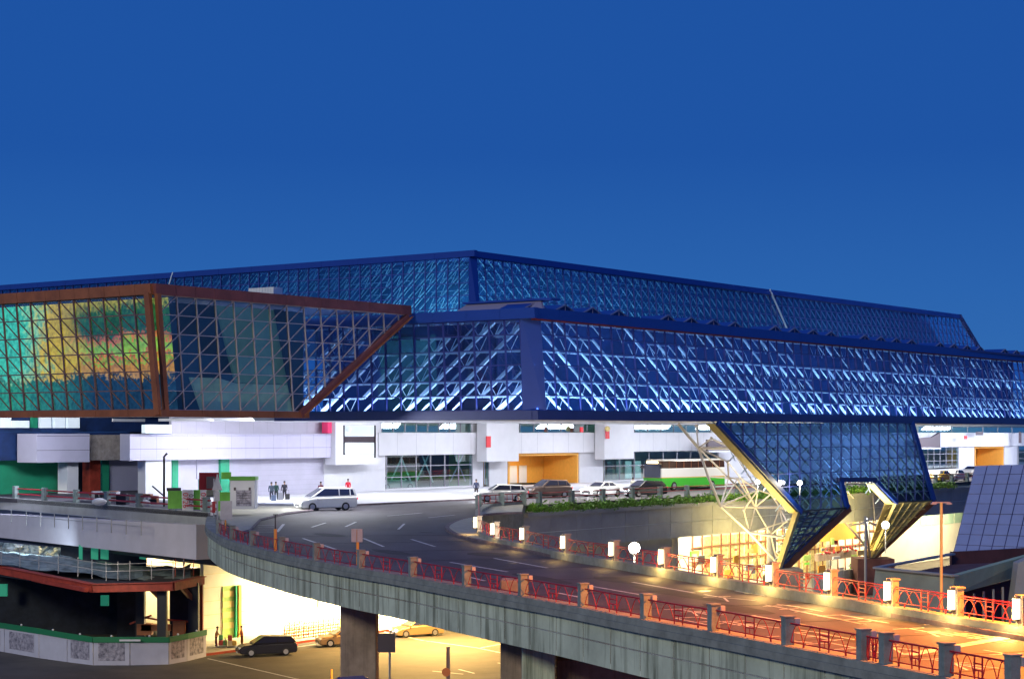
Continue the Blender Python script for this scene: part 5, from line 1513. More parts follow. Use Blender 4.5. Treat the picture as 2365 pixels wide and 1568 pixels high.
# ================================================================== VEHICLES
def build_car(kind, paint, label, pos, heading, lit=False, cat="car", name="parked_car", group=None):
    """local +X is forward, origin on the ground under the middle"""
    t = empty(name, label, cat, pos, math.atan2(heading.y, heading.x), group)
    spec = {
     'sedan': dict(L=4.6, W=1.78, prof=[(-2.3, .42), (-2.28, .85), (-1.75, .98), (-1.1, 1.02), (.9, .98), (1.9, .84), (2.26, .66), (2.3, .35), (2.2, .22), (-2.2, .22)], cab=[(-1.55, .98), (-.85, 1.42), (.25, 1.45), (1.15, .97)]),
     'wagon': dict(L=4.7, W=1.8, prof=[(-2.35, .42), (-2.33, .95), (-1.9, 1.04), (.9, 1.0), (1.95, .88), (2.32, .68), (2.35, .35), (2.2, .24), (-2.25, .24)], cab=[(-2.28, 1.02), (-1.85, 1.50), (.3, 1.58), (1.25, 1.0)]),
     'suv': dict(L=4.7, W=1.88, prof=[(-2.3, .5), (-2.3, 1.05), (-1.9, 1.15), (1.0, 1.12), (1.95, 1.02), (2.3, .8), (2.34, .42), (2.2, .3), (-2.2, .3)], cab=[(-2.22, 1.12), (-1.8, 1.68), (.2, 1.76), (1.15, 1.10)]),
     'van': dict(L=4.8, W=1.85, prof=[(-2.4, .42), (-2.4, 1.05), (-2.3, 1.15), (1.1, 1.08), (2.1, .92), (2.38, .7), (2.4, .35), (2.25, .24), (-2.3, .24)], cab=[(-2.36, 1.12), (-2.15, 1.78), (.3, 1.86), (1.65, 1.02)]),
    }[kind]
    W = spec['W']; pf = spec['prof']; cb = spec['cab']
    m = MB(); n = len(pf); vs = []
    for y, sh in ((-W / 2, 0.0), (-W / 2 + .1, 1.0), (W / 2 - .1, 1.0), (W / 2, 0.0)):
        for x, z in pf:
            if sh == 0: vs.append(Vector((x * .985, y, z if z < .5 else z - .09)))
            else: vs.append(Vector((x, y, z)))
    fs = [tuple(range(n))[::-1], tuple(range(3 * n, 4 * n))]
    for r in range(3):
        for k in range(n):
            j = (k + 1) % n; fs.append((r * n + k, r * n + j, (r + 1) * n + j, (r + 1) * n + k))
    m._add(vs, fs)
    # cabin: tapers inwards
    def cabin(mb, grow, ti, mi=0, base=0.0):
        k_ = len(cb); v_ = []
        for (x, z), top in zip(cb, (0, 1, 1, 0)):
            v_.append((x, z, top))
        L_ = [Vector((x, -(W / 2 - (.06 if not top else ti)) - grow, z)) for x, z, top in v_]
        R_ = [Vector((x, (W / 2 - (.06 if not top else ti)) + grow, z)) for x, z, top in v_]
        mb._add(L_ + R_, [(0, 1, 2, 3), (7, 6, 5, 4), (0, 4, 5, 1), (1, 5, 6, 2), (2, 6, 7, 3), (0, 3, 7, 4)], mi)
    cabin(m, 0, .24)
    b = m.build("body", paint, t, bevel=.05)
    # windows
    def sidewin(sg):
        x0, z0 = cb[0]; x1, z1 = cb[1]; x2, z2 = cb[2]; x3, z3 = cb[3]
        lo, hi = .16, .86
        def pt(x, f):
            zt = z1 + (z2 - z1) * min(1, max(0, (x - x1) / max(.01, x2 - x1)))
            zb = z0 + (z3 - z0) * (x - x0) / (x3 - x0)
            z = zb + (zt - zb) * f
            w = (W / 2 - .06) + (-.18) * f
            return Vector((x, sg * (w + .012), z))
        def fx(f, back): return (x0 + (x1 - x0) * f) if back else (x3 + (x2 - x3) * f)
        xs = [(fx(lo, 1) + .12, fx(hi, 1) + .1), (x1 * .45 + x2 * .55 - 1.0 if kind in ('wagon', 'van', 'suv') else None, None), (x1 * .5 + x2 * .5 + .05, None), (fx(lo, 0) - .18, fx(hi, 0) - .12)]
        cuts = [c for c in xs if c[0] is not None]
        for a_, b_ in zip(cuts[:-1], cuts[1:]):
            a0, a1_ = a_[0], a_[1] if a_[1] is not None else a_[0]
            b0, b1x = b_[0], b_[1] if b_[1] is not None else b_[0]
            MB().poly([pt(a0 + .04, lo), pt(b0 - .04, lo), pt(b1x - .04, hi), pt(a1_ + .04, hi)]).build("side_window", M['carglass'], t)
    sidewin(1); sidewin(-1)
    def slope(x0, z0, x1, z1, nm, out):
        ya, yb = W / 2 - .14, W / 2 - .30
        o = Vector((out * .015, 0, .015))
        MB().poly([Vector((x0 + (x1 - x0) * .1, -ya, z0 + (z1 - z0) * .1)) + o, Vector((x0 + (x1 - x0) * .1, ya, z0 + (z1 - z0) * .1)) + o, Vector((x0 + (x1 - x0) * .9, yb, z0 + (z1 - z0) * .9)) + o, Vector((x0 + (x1 - x0) * .9, -yb, z0 + (z1 - z0) * .9)) + o]).build(nm, M['carglass'], t)
    slope(cb[3][0], cb[3][1], cb[2][0], cb[2][1], "windscreen", 1)
    slope(cb[0][0], cb[0][1], cb[1][0], cb[1][1], "rear_window", -1)
    for x in (-1.38, 1.42):
        for sg in (-1, 1):
            wl_ = newobj("wheel", wheel_mesh, t, (x, sg * (W / 2 - .10), .33)); 
            newobj("rim", rim_mesh, wl_, (0, sg * .11, 0))
    zf = pf[-4][1]
    for sg in (-1, 1):
        MB().box((pf[-4][0] - .02, sg * (W / 2 - .28), zf + .02), (.14, .36, .15)).build("headlight", M['headglow'] if lit else M['lens'], t, bevel=.02)
        MB().box((pf[1][0] + .0, sg * (W / 2 - .2), pf[1][1] - .1), (.08, .28, .18)).build("tail_light", M['tail'], t)
        MB().box((.95, sg * (W / 2 + .06), pf[4][1] + .02), (.16, .18, .12)).build("mirror", paint, t, bevel=.02)
    MB().box((pf[-3][0] - .01, 0, .45), (.06, 1.1, .18)).build("grille", M['black'], t)
    MB().box((pf[-3][0] + .02, 0, .33), (.03, .42, .12)).build("number_plate", M['white'], t)
    MB().box((0, 0, .24), (3.9, W - .12, .08)).build("sill", M['black'], t)
    if lit:
        for sg in (-1, 1):
            point("headlight_beam", Vector(pos) + heading.normalized() * 2.75 + heading.normalized().cross(ZZ) * (.6 * sg) + ZZ * .65, 45, (.95, .97, 1.0), .08)
    return t
wm = MB(); wm.tube([(0, -.11, 0), (0, .11, 0)], .33, 18); wheel_mesh = wm.mesh("tyre", M['rubber'])
rm = MB(); rm.tube([(0, -.012, 0), (0, .012, 0)], .2, 14)
for k in range(5):
    a = 2 * math.pi * k / 5; rm.box((math.cos(a) * .1, 0, math.sin(a) * .1), (.2, .05, .05), ux=Vector((math.cos(a), 0, math.sin(a))), uy=Vector((0, 1, 0)), uz=Vector((-math.sin(a), 0, math.cos(a))))
rim_mesh = rm.mesh("rim", M['chrome'])
CG = "cars on the departures road"
silver = mat("silver_car_paint", (0.66, 0.66, 0.67), .35, .0); whitec = mat("white_car_paint", (0.8, 0.8, 0.82), .3)
bronze = mat("bronze_car_paint", (0.14, 0.10, 0.09), .3, .4); darkc = mat("dark_car_paint", (0.03, 0.03, 0.045), .25, .3)
taxi = mat("taxi_yellow_paint", (0.80, 0.52, 0.02), .35); bluec = mat("blue_car_paint", (0.01, 0.06, 0.42), .2)
tan = mat("tan_car_paint", (0.32, 0.20, 0.10), .3, .4)
build_car('van', silver, "silver minivan with lit headlights starting into the bend", G(752, 1178), Vector((-.90, -.42, 0)), lit=True, cat="van", name="minivan")
build_car('wagon', whitec, "white estate car beside the corner railing of the upper road", G(1158, 1158), Vector((-.97, -.15, 0)), lit=True, group=CG)
build_car('suv', bronze, "dark bronze car in front of the orange entrance", G(1264, 1149), Vector((-.86, -.5, 0)), group=CG)
build_car('sedan', silver, "pale saloon behind the railing just right of the orange entrance", G(1390, 1146), Vector((-.70, -.71, 0)), lit=True, group=CG)
build_car('wagon', darkc, "dark car with lit headlights directly in front of the green coach", G(1487, 1146), Vector((-.80, -.6, 0)), lit=True, group=CG)
build_car('wagon', silver, "pale car put behind the dark glazing as a reflection, left of the corner railing", PZ(912, NW + 3.2, 0.05), Vector((.85, .5, 0)), group=CG)  # added indoors, stands in for a car mirrored in the glass
build_car('sedan', taxi, "yellow taxi just right of the slanting glass legs", G(2172, 1112), Vector((-.592, -.806, 0)), cat="taxi", name="taxi", group=CG)
build_car('sedan', whitec, "white saloon between the yellow taxi and the violet pier", G(2205, 1110), Vector((-.592, -.806, 0)), group=CG)
build_car('sedan', silver, "silver saloon farthest along the upper road beside the violet pier", G(2245, 1099), Vector((-.592, -.806, 0)), group=CG)
LG_ = "cars on the lower road"
def GL(x, y): return G(x, y, GZ)
build_car('wagon', darkc, "dark car with pale bonnet beside the luggage trolleys below", GL(615, 1512), Vector((-.93, -.35, 0)), group=LG_)
build_car('sedan', tan, "tan saloon half hidden by the big pier below the ramp", GL(795, 1490), Vector((-.93, -.35, 0)), group=LG_)
build_car('sedan', tan, "bronze saloon with lit headlights under the ramp right of the pier", GL(962, 1468), Vector((-.88, -.47, 0)), lit=True, group=LG_)
build_car('sedan', bluec, "blue car whose roof shows at the foot of the big pier", P(832, 1566, 80) - ZZ * 1.4, Vector((.95, .3, 0)))
bpy.data.objects[-1] if False else None

# coach
def build_coach(pos, heading, label):
    t = empty("coach", label, "coach", pos, math.atan2(heading.y, heading.x))
    L, W, H = 11.8, 2.5, 3.35
    MB().box((0, 0, .85), (L, W, 1.1)).build("lower_body", M['busgreen'], t, bevel=.08)
    MB().box((0, 0, 1.90), (L, W, 1.0)).build("body", M['buswhite'], t, bevel=.04)
    MB().box((0, 0, 1.42), (L + .02, W + .02, .06)).build("orange_stripe", M['orangewall'], t)
    MB().prism([(-L / 2, -W / 2 + .05, 2.4), (L / 2 - .05, -W / 2 + .05, 2.4), (L / 2 - .35, -W / 2 + .05, 3.2), (-L / 2 + .1, -W / 2 + .05, 3.2)], (0, W - .1, 0)).build("window_band", M['buswin'], t, bevel=.03)
    MB().box((-.15, 0, 3.27), (L - .5, W - .2, .18)).build("roof", M['buswhite'], t, bevel=.06)
    for sg in (-1, 1):
        for k in range(8):
            MB().box((-L / 2 + 1.0 + k * 1.35, sg * (W / 2 - .03), 2.8), (.05, .03, .78)).build("window_pillar", M['brown'], t)
    MB().box((L / 2 + .0, 0, 2.15), (.06, W - .3, 1.5)).build("windscreen", M['carglass'], t, bevel=.03)
    MB().box((L / 2 + .02, 0, 3.05), (.06, 1.5, .22)).build("destination_sign", M['lampg2'], t)
    for x in (-3.4, 3.7):
        for sg in (-1, 1):
            o = newobj("wheel", wheel_mesh, t, (x, sg * (W / 2 - .1), .48)); o.scale = (1.45, 1.3, 1.45)
            newobj("rim", rim_mesh, o, (0, sg * .115, 0))
    for sg in (-1, 1):
        MB().box((L / 2 + .02, sg * .9, .72), (.08, .38, .2)).build("headlight", M['headglow'], t)
        MB().bar((L / 2, sg * 1.2, 2.9), (L / 2 + .35, sg * 1.4, 2.5), .06).build("mirror", M['black'], t)
    return t
build_coach(G(1618, 1131) + V * 2.0, Vector((-.66, -.75, 0)), "green and white coach on the upper road behind the hedge")

# ================================================================== PEOPLE (continuous skinned figures)
def person(pos, label, shirt, trousers, face=-math.pi / 2, lean=0.0, arm=0.3, group=None, sit=False, h=1.7):
    t = empty("person", label, "person", pos, face, group)
    s = h / 1.7
    # joints: x forward, y left
    J = {'pelvis': (0, 0, .92), 'chest': (lean * .35, 0, 1.28), 'neck': (lean * .45, 0, 1.46), 'head0': (lean * .5 + .02, 0, 1.55), 'head1': (lean * .5 + .03, 0, 1.68)}
    for sd, sg in (('L', 1), ('R', -1)):
        J['hip' + sd] = (0, .10 * sg, .86); J['knee' + sd] = (.05 * sg * (1 if not sit else 1), .11 * sg, .48); J['ankle' + sd] = (-.06 * sg, .11 * sg, .08); J['toe' + sd] = (-.06 * sg + .16, .12 * sg, .04)
        J['sh' + sd] = (lean * .42, .19 * sg, 1.40); J['el' + sd] = (lean * .42 + arm * .3, .25 * sg, 1.13); J['wr' + sd] = (lean * .42 + arm, .22 * sg, .98); J['ha' + sd] = (lean * .42 + arm + .05, .20 * sg, .90)
    E = [('pelvis', 'chest'), ('chest', 'neck'), ('neck', 'head0'), ('head0', 'head1')]
    for sd in 'LR': E += [('pelvis', 'hip' + sd), ('hip' + sd, 'knee' + sd), ('knee' + sd, 'ankle' + sd), ('ankle' + sd, 'toe' + sd), ('chest', 'sh' + sd), ('sh' + sd, 'el' + sd), ('el' + sd, 'wr' + sd), ('wr' + sd, 'ha' + sd)]
    R = {'pelvis': .14, 'chest': .16, 'neck': .055, 'head0': .085, 'head1': .095, 'hip': .10, 'knee': .065, 'ankle': .045, 'toe': .04, 'sh': .07, 'el': .045, 'wr': .033, 'ha': .04}
    names = list(J); me = bpy.data.meshes.new("person_body")
    me.from_pydata([tuple(c * s for c in J[n]) for n in names], [(names.index(a), names.index(b)) for a, b in E], [])
    o = newobj("body", me, t)
    sk = o.modifiers.new("skin", 'SKIN')
    for i, n in enumerate(names):
        r = R.get(n) or R.get(n[:-1]); me.skin_vertices[0].data[i].radius = (r * s, r * s)
    me.skin_vertices[0].data[0].use_root = True
    sb = o.modifiers.new("sub", 'SUBSURF'); sb.levels = 1; sb.render_levels = 2
    # clothes by height on the continuous body
    m = bpy.data.materials.new("clothed_figure"); m.use_nodes = True; nt = m.node_tree; b = nt.nodes["Principled BSDF"]; b.inputs["Roughness"].default_value = .85
    tcn = nt.nodes.new("ShaderNodeTexCoord"); sp = nt.nodes.new("ShaderNodeSeparateXYZ"); nt.links.new(tcn.outputs["Object"], sp.inputs[0])
    rp_ = nt.nodes.new("ShaderNodeValToRGB"); rp_.color_ramp.interpolation = 'CONSTANT'
    mr = nt.nodes.new("ShaderNodeMath"); mr.operation = 'DIVIDE'; mr.inputs[1].default_value = 1.8 * s; nt.links.new(sp.outputs["Z"], mr.inputs[0]); nt.links.new(mr.outputs[0], rp_.inputs[0])
    e_ = rp_.color_ramp.elements; e_[0].position = 0; e_[0].color = (.02, .02, .02, 1); e_[1].position = .055; e_[1].color = (*trousers, 1)
    x = e_.new(.53); x.color = (*shirt, 1); x = e_.new(.815); x.color = (.42, .25, .17, 1)
    nt.links.new(rp_.outputs[0], b.inputs["Base Color"]); me.materials.append(m)
    hx = J['head1']; hm = MB()
    hm.sphere((hx[0] * s - .02, 0, (hx[2] + .03) * s), .11 * s, 10, 6, sc=(1.0, .92, .85))
    hm.build("hair", M['hair'], t)
    return t
person(G(813, 1148) + V * .5, "person in a red top and olive trousers standing on the kerb", (.55, .02, .04), (.10, .10, .05), arm=.15)
person(G(741, 1157), "person in dark red seen over the roof of the silver minivan", (.12, .02, .04), (.03, .03, .05), arm=.2)
person(G(627, 1158), "person in dark clothes with a grey cap standing nearest the white kiosk", (.05, .07, .10), (.03, .04, .06), arm=.25, group=None)
person(G(638, 1157), "person in dark green bending over luggage by the wall", (.02, .06, .05), (.02, .03, .03), lean=.5, arm=.4)
person(G(657, 1155), "person in black standing with luggage right of the bending one", (.02, .02, .03), (.02, .02, .03), arm=.3)
person(GL(499, 1496), "worker in a pale top at the left of the luggage trolleys below", (.45, .25, .12), (.03, .02, .02), face=0.2, lean=.2, arm=.4)
person(GL(559, 1494), "worker in a reddish top at the right of the luggage trolleys below", (.32, .10, .06), (.10, .03, .02), face=math.pi, lean=.1, arm=.35)
def case(pos, rz, c_, label, h=.62):
    t = empty("suitcase", label, "suitcase", pos, rz)
    MB().box((0, 0, .06 + h / 2), (.42, .26, h)).build("shell", mat("suitcase_shell", c_, .5), t, bevel=.04)
    MB().tube([(-.12, .08, h), (-.12, .08, h + .38), (.12, .08, h + .38), (.12, .08, h)], .015, 5).build("handle", M['black'], t)
    for x in (-.15, .15): MB().tube([(x, -.02, .04), (x, .02, .04)], .04, 8).build("wheel", M['rubber'], t)
case(G(632, 1160), .3, (.10, .14, .22), "blue-grey suitcase at the feet of the group by the wall")
case(G(648, 1158), .9, (.30, .30, .33), "grey suitcase between the bending person and the one in black", .75)
case(G(664, 1157), .1, (.03, .03, .03), "black suitcase right of the group by the wall")
person(G(1462, 1142), "person in a pale shirt waiting by the entrance glazing right of the orange entrance", (.55, .55, .5), (.04, .04, .06), arm=.12, h=1.66)
person(G(1100, 1150), "person in a dark jacket near the narrow dark window", (.04, .05, .10), (.05, .04, .04), arm=.1, h=1.74)
# luggage trolleys below
def trolley(pos, rz, label, loadc):
    t = empty("luggage_trolley", label, "trolley", pos, rz)
    MB().box((0, 0, .22), (1.1, .6, .05)).build("platform", M['pole'], t)
    f = MB(); f.tube([(-.5, -.28, .2), (-.6, -.28, 1.0), (-.6, .28, 1.0), (-.5, .28, .2)], .025, 6); f.build("handle", M['red'], t)
    for x, y in ((-.4, .25), (-.4, -.25), (.45, 0)):
        MB().tube([(x, y - .03, .09), (x, y + .03, .09)], .09, 10).build("wheel", M['rubber'], t)
    for k, c_ in enumerate(loadc):
        MB().box((-.2 + .35 * (k % 2), 0, .5 + .42 * (k // 2)), (.34, .52, .40)).build("suitcase", mat("suitcase_shell", c_, .5), t, bevel=.04)
trolley(GL(516, 1497), .1, "luggage trolley with a red case and green bundle left of the other trolley", [(.5, .05, .05), (.1, .35, .12), (.1, .4, .15)])
trolley(GL(537, 1498), .2, "luggage trolley with pale and yellow cases nearest the reddish worker", [(.6, .55, .4), (.6, .4, .08), (.5, .08, .06)])
# stacked trolley rows against the wall (rows of nested baggage carts)
tr0 = None
for r in range(3):
    t = empty("baggage_cart_row", "%s row of nested baggage carts against the cream wall below" % ("lowest and nearest", "middle", "topmost and farthest")[r], "cart row", group="rows of nested baggage carts")
    for k in range(24):
        q = PZ(668 + k * 5.6, NLOW - 5.2 + r * 1.7, GZ + .15)
        MB_ = MB(); MB_.tube([q, q + ZZ * .95, q + ZZ * .95 + V * .5, q + V * .6 + ZZ * .1], .04, 4); MB_.box(q + V * .3 + ZZ * .25, (.5, .5, .06), ux=U, uy=V, uz=ZZ)
        MB_.build("cart", M['yellowlit'] if k % 2 else M['redsteel'], t)

# ================================================================== SIGNS, KIOSK, POLES
ks_ = empty("ticket_kiosk", "white kiosk with green roof edge and a black-on-white notice board front", "kiosk")
kd = 137.0
k0, k1 = P(535, 1174, kd), P(592, 1174, kd)
kc = (k0 + k1) / 2; kw = k1.x - k0.x; kh = 66 * kd / F
MB().box((kc.x, kc.y, kc.z + kh / 2), (kw, 1.6, kh)).build("cabinet", M['white'], ks_, bevel=.03)
MB().box((kc.x, kc.y, kc.z + kh + .12), (kw + .1, 1.75, .26)).build("roof_edge", M['green'], ks_, bevel=.02)
MB().box((kc.x + .1, kc.y - .82, kc.z + kh * .38), (kw * .62, .04, kh * .55)).build("notice_board", M['poster'], ks_)
for k in range(5):
    MB().box((kc.x + .1, kc.y - .85, kc.z + kh * (.2 + .09 * k)), (kw * .55, .01, .03)).build("notice_line", M['darksign'], ks_)
for sx_ in (-1, 1):
    MB().box((kc.x + sx_ * kw * .3, kc.y - .85, kc.z + kh * .7), (.16, .01, .22)).build("notice_mark", M['darksign'], ks_)
# green site boards with vertical red/white lettering
gb = empty("green_site_boards", "bright green boards with vertical red and white lettering strips at the bend", "boards")
def gpan(x0, x1, y0, y1, d, m_, nm="board_panel", th=.1):
    a_, b_ = P(x0, y1, d), P(x1, y1, d); hh = (y1 - y0) * d / F
    return MB().box(((a_.x + b_.x) / 2, d, a_.z + hh / 2), (b_.x - a_.x, th, hh)).build(nm, m_, gb)
gpan(388, 420, 1133, 1174, 147, M['green']); gpan(447, 462, 1131, 1176, 147, M['green']); gpan(498, 535, 1136, 1180, 140, M['green'])
gpan(511, 534, 1090, 1106, 150, M['green']); gpan(385, 418, 1126, 1134, 147.2, M['darksign'])
st1 = gpan(421, 446, 1131, 1178, 146.6, M['white'], "lettered_strip"); st2 = gpan(463, 476, 1131, 1178, 146.6, M['white'], "lettered_strip")
def text(body, loc, size, material, parent, rot=(math.radians(90), 0, 0), ext=.01, name="lettering", al='CENTER'):
    c_ = bpy.data.curves.new(name, 'FONT'); c_.body = body; c_.size = size; c_.extrude = ext; c_.align_x = al; c_.align_y = 'CENTER'
    c_.materials.append(material); o = newobj(name, c_, parent, loc); o.rotation_euler = rot
    bpy.context.view_layer.update()
    me = bpy.data.meshes.new_from_object(o.evaluated_get(bpy.context.evaluated_depsgraph_get()))
    bpy.data.objects.remove(o); o = newobj(name, me, parent, loc); o.rotation_euler = rot; return o
for x, st_, mm in ((428, st1, 'redtext'), (441, st1, 'black'), (469, st2, 'redtext')):
    text("0726", P(x, 1155, 146.4), .62 if mm == 'redtext' else .5, M[mm], st_, rot=(math.radians(90), math.radians(90), 0))
gpan(460, 506, 1091, 1131, 152, M['redboard'], "red_board")
gpan(477, 497, 1100, 1128, 151.5, M['darksign'], "dark_board")
# site clutter behind the rail
cl = empty("site_clutter", "heap of dark equipment and white bags behind the far left red rail", "equipment heap")
rc = random.Random(21)
for k in range(16):
    x = 265 + rc.random() * 130; q = G(x, 1162 + (x - 265) * .06) + V * rc.uniform(1, 4)
    w_ = rc.uniform(.4, 1.5)
    MB().box(q + ZZ * rc.uniform(.2, .9), (w_, rc.uniform(.3, 1), rc.uniform(.2, .9)), rz=rc.uniform(0, 3)).build(rc.choice(["crate", "bundle"]), M[rc.choice(['dark', 'net', 'signback', 'brown'])], cl, bevel=.04)
for x, y in ((240, 1158), (342, 1162)):
    bg_ = MB(); bg_.sphere(G(x, y + 10) + V * .6 + ZZ * .35, .55, 9, 6, sc=(1.2, .8, .6)); o = bg_.build("plastic_bag", M['white']); tag(o, "white plastic bag lying behind the red rail, %s" % ("left one" if x < 300 else "right one below the dark heap"), "bag")
MB().tube([G(398, 1170) + V * 1, G(398, 1170) + V * 1 + ZZ * 4.2, G(398, 1170) + V * 1 + ZZ * 4.5 + Vector((.25, 0, 0))], .1, 7).build("vent_pipe", M['black'], cl)
MB().bar(G(370, 1165) + V * 1 + ZZ * 1.6, G(395, 1165) + V * 1 + ZZ * .8, .12).build("prop", M['dark'], cl)

def pole(name, label, cat, px, py, ytop, d, r, material, zb=None):
    b_ = P(px, py, d) if zb is None else Vector((P(px, py, d).x, d, zb))
    tz = P(px, ytop, d).z
    t = empty(name, label, cat, b_)
    MB().tube([(0, 0, 0), (0, 0, tz - b_.z)], r, 10).build("post", material, t)
    return t, tz - b_.z
t, h_ = pole("road_sign", "pair of grey sign backs on an orange post over the outer ramp railing", "sign", 826, 1318, 1222, 86, .07, M['orangepole'])
for sx_ in (-1, 1):
    MB().box((sx_ * .14 - .03, -.08, h_ - .28), (.25, .04, .62)).build("sign_plate", M['signback'], t, bevel=.01)
t, h_ = pole("lamp_standard", "thin dark post with orange sleeve beside the painted box on the ramp", "post", 636, 1285, 1188, 93, .035, M['dark'])
MB().tube([(0, 0, .3), (0, 0, h_ * .66)], .08, 8).build("orange_sleeve", M['orangepole'], t)
MB().bar((-.12, 0, h_), (.14, 0, h_), .04).build("cross_arm", M['dark'], t)
t, h_ = pole("road_sign", "grey triangular sign back on a white post at the left end of the bend", "sign", 502, 1200, 1095, 128, .06, M['pole'])
MB().prism([(-.36, -.08, h_ - 1.1), (.36, -.08, h_ - 1.1), (0, -.08, h_)], (0, .05, 0)).build("triangle_plate", M['signback'], t)
MB().box((0, -.08, h_ - 1.5), (.34, .05, .7)).build("sub_plate", M['signback'], t)
t, h_ = pole("marker_post", "thin white post left of the triangular sign", "post", 494, 1200, 1105, 130, .04, M['pole'])
MB().box((0, -.05, .9), (.22, .08, .8)).build("plate", M['redboard'], t)
for i, (x, y0, y1) in enumerate(((489, 1160, 1190), (498, 1150, 1188))):
    t, h_ = pole("delineator_post", "%s red and white striped post at the corner of the bend" % ("left", "right")[i], "post", x, y1, y0, 134, .09, M['white'])
    for z in (.25, .65): MB().tube([(0, 0, h_ * z), (0, 0, h_ * (z + .17))], .095, 8).build("red_band", M['red'], t)
t, h_ = pole("road_sign", "small grey sign board on a yellow post at the ramp's left tip", "sign", 521, 1245, 1160, 117, .05, M['orangepole'])
MB().box((.05, -.06, h_ - .5), (.75, .04, 1.2)).build("sign_plate", M['signback'], t)
# wall mounted sign cabinet hanging on the terminal (black frame)
sg_ = empty("hanging_sign", "black framed white sign cabinet hanging from the canopy near the minivan", "sign")
a_, b_ = P(793, 982, 172), P(868, 982, 172)
for (x0, x1, z0, z1, mm, nm) in ((0, 1, .42, .62, 'darksign', "panel_band"), (0, .05, .0, 1, 'black', "frame"), (.95, 1, -.1, 1, 'black', "frame"), (.05, .95, .64, .98, 'litwin', "lit_panel"), (.05, .95, .05, .4, 'litwin', "lit_panel")):
    W_s = b_.x - a_.x; H_s = 68 * 172 / F
    MB().box((a_.x + W_s * (x0 + x1) / 2, 172, a_.z - H_s + H_s * (z0 + z1) / 2), (W_s * (x1 - x0), .3, H_s * (z1 - z0))).build(nm, M[mm], sg_)
MB().sphere((a_.x + .5, 171.8, a_.z - .35), .3, 10, 6).build("lamp", M['litwin'], sg_)
# dark awning boards behind the truss / right
for i, (x0, x1, y0, y1, d) in enumerate(((1628, 1690, 1082, 1106, 206), (2118, 2172, 1062, 1102, 255))):
    pass
def awning(x0, x1, ytl, ytr, yb, n, label):
    t = empty("dark_awning", label, "awning")
    MB().prism([PN(x0, yb, n), PN(x1, yb, n), PN(x1, ytr, n), PN((x0 + x1) / 2 + 8, (ytl + ytr) / 2 + 4, n), PN(x0, ytl, n)], V * .4).build("board", M['darksign'], t)
    MB().bar(PN(x0, yb + 2, n - .1), PN(x1, yb + 2, n - .1), .25).build("bottom_edge", M['white'], t)
awning(1636, 1712, 1015, 1022, 1040, NW - 3, "dark peaked signboard seen through the tube truss")
awning(2120, 2172, 1012, 998, 1033, NW - 3, "dark curved signboard on the terminal right of the legs")
for i, (px, py, w, h, mm) in enumerate(((1128, 1020, 16, 26, 'redtext'), (1503 - 100, 1000, 14, 26, 'redtext'), (1343, 992, 12, 12, 'redtext'), (2262, 1001, 40, 8, 'darksign'), (2356, 1010, 14, 26, 'darksign'), (2230, 1010, 16, 8, 'redtext'))):
    q = PN(px, py, NW - 2.6); o = MB().box(q, (w * q.y / F, .12, h * q.y / F), ux=U, uy=V, uz=ZZ).build("wall_sign", M[mm])
    tag(o, ["small red and white vertical sign on the pylon left of the orange entrance", "yellow-red vertical sign on the pylon right of the orange entrance", "round red sign under the canopy above the orange entrance", "long thin dark sign on the terminal at the right", "dark square sign at the right edge of the terminal", "small red sign at the right part of the terminal"][i], "sign")
MB().sphere(PN(1403, 990, NW - 2.9), .35, 8, 5).build("sign_star", M['yellowlit'], None)
bpy.data.objects["sign_star"].parent = bpy.data.objects["wall_sign.001"]
# magenta lit box at the beam end
o = wallbox("lit_magenta_box", 757, 778, NW - 1.7, 6.2, 7.6, .8, M['magenta'], tb)

area("works_lamp", P(60, 1262, 158), P(60, 1275, 168), 5, 220, (.75, .92, 1.0), .5)
area("works_lamp", P(230, 1300, 138), P(230, 1330, 147), 3, 160, (1.0, .9, .7), .5)
point("works_bulb", P(372, 1425, 151), 150, (1.0, .6, .25), .1)
for (x0, y0, x1, y1) in ((335, 1425, 372, 1432), (300, 1440, 350, 1420), (385, 1430, 452, 1436)):
    MB().bar(w3(x0, y0, 150), w3(x1, y1, 150), .14).build("brace", M['redsteel'], wk)
for (x, y, w, h) in ((362, 1448, 2.4, .5), (335, 1452, 1.2, .9), (415, 1450, 1.0, 1.2)):
    MB().box(w3(x, y, 150), (w, .8, h)).build("stored_timber", M['brown'], wk)
# lower level signs
t, h_ = pole("road_sign", "large dark sign back on a post right of the big pier", "sign", 900, 1600, 1462, 82, .05, M['pole'], zb=None)
MB().box((-.14, -.05, h_ - .42), (.78, .04, .84)).build("sign_plate", M['darksign'], t)
t, h_ = pole("road_sign", "dark post with a round sign disc on the lower road", "sign", 1035, 1600, 1493, 118, .12, M['darksign'])
MB().tube([(-.12, -.16, h_ - 1.6), (-.12, -.12, h_ - 1.6)], .28, 14).build("sign_disc", M['brown'], t)
t, h_ = pole("road_sign", "short post standing left of the big pier", "sign", 766, 1600, 1545, 100, .05, M['orangepole'])
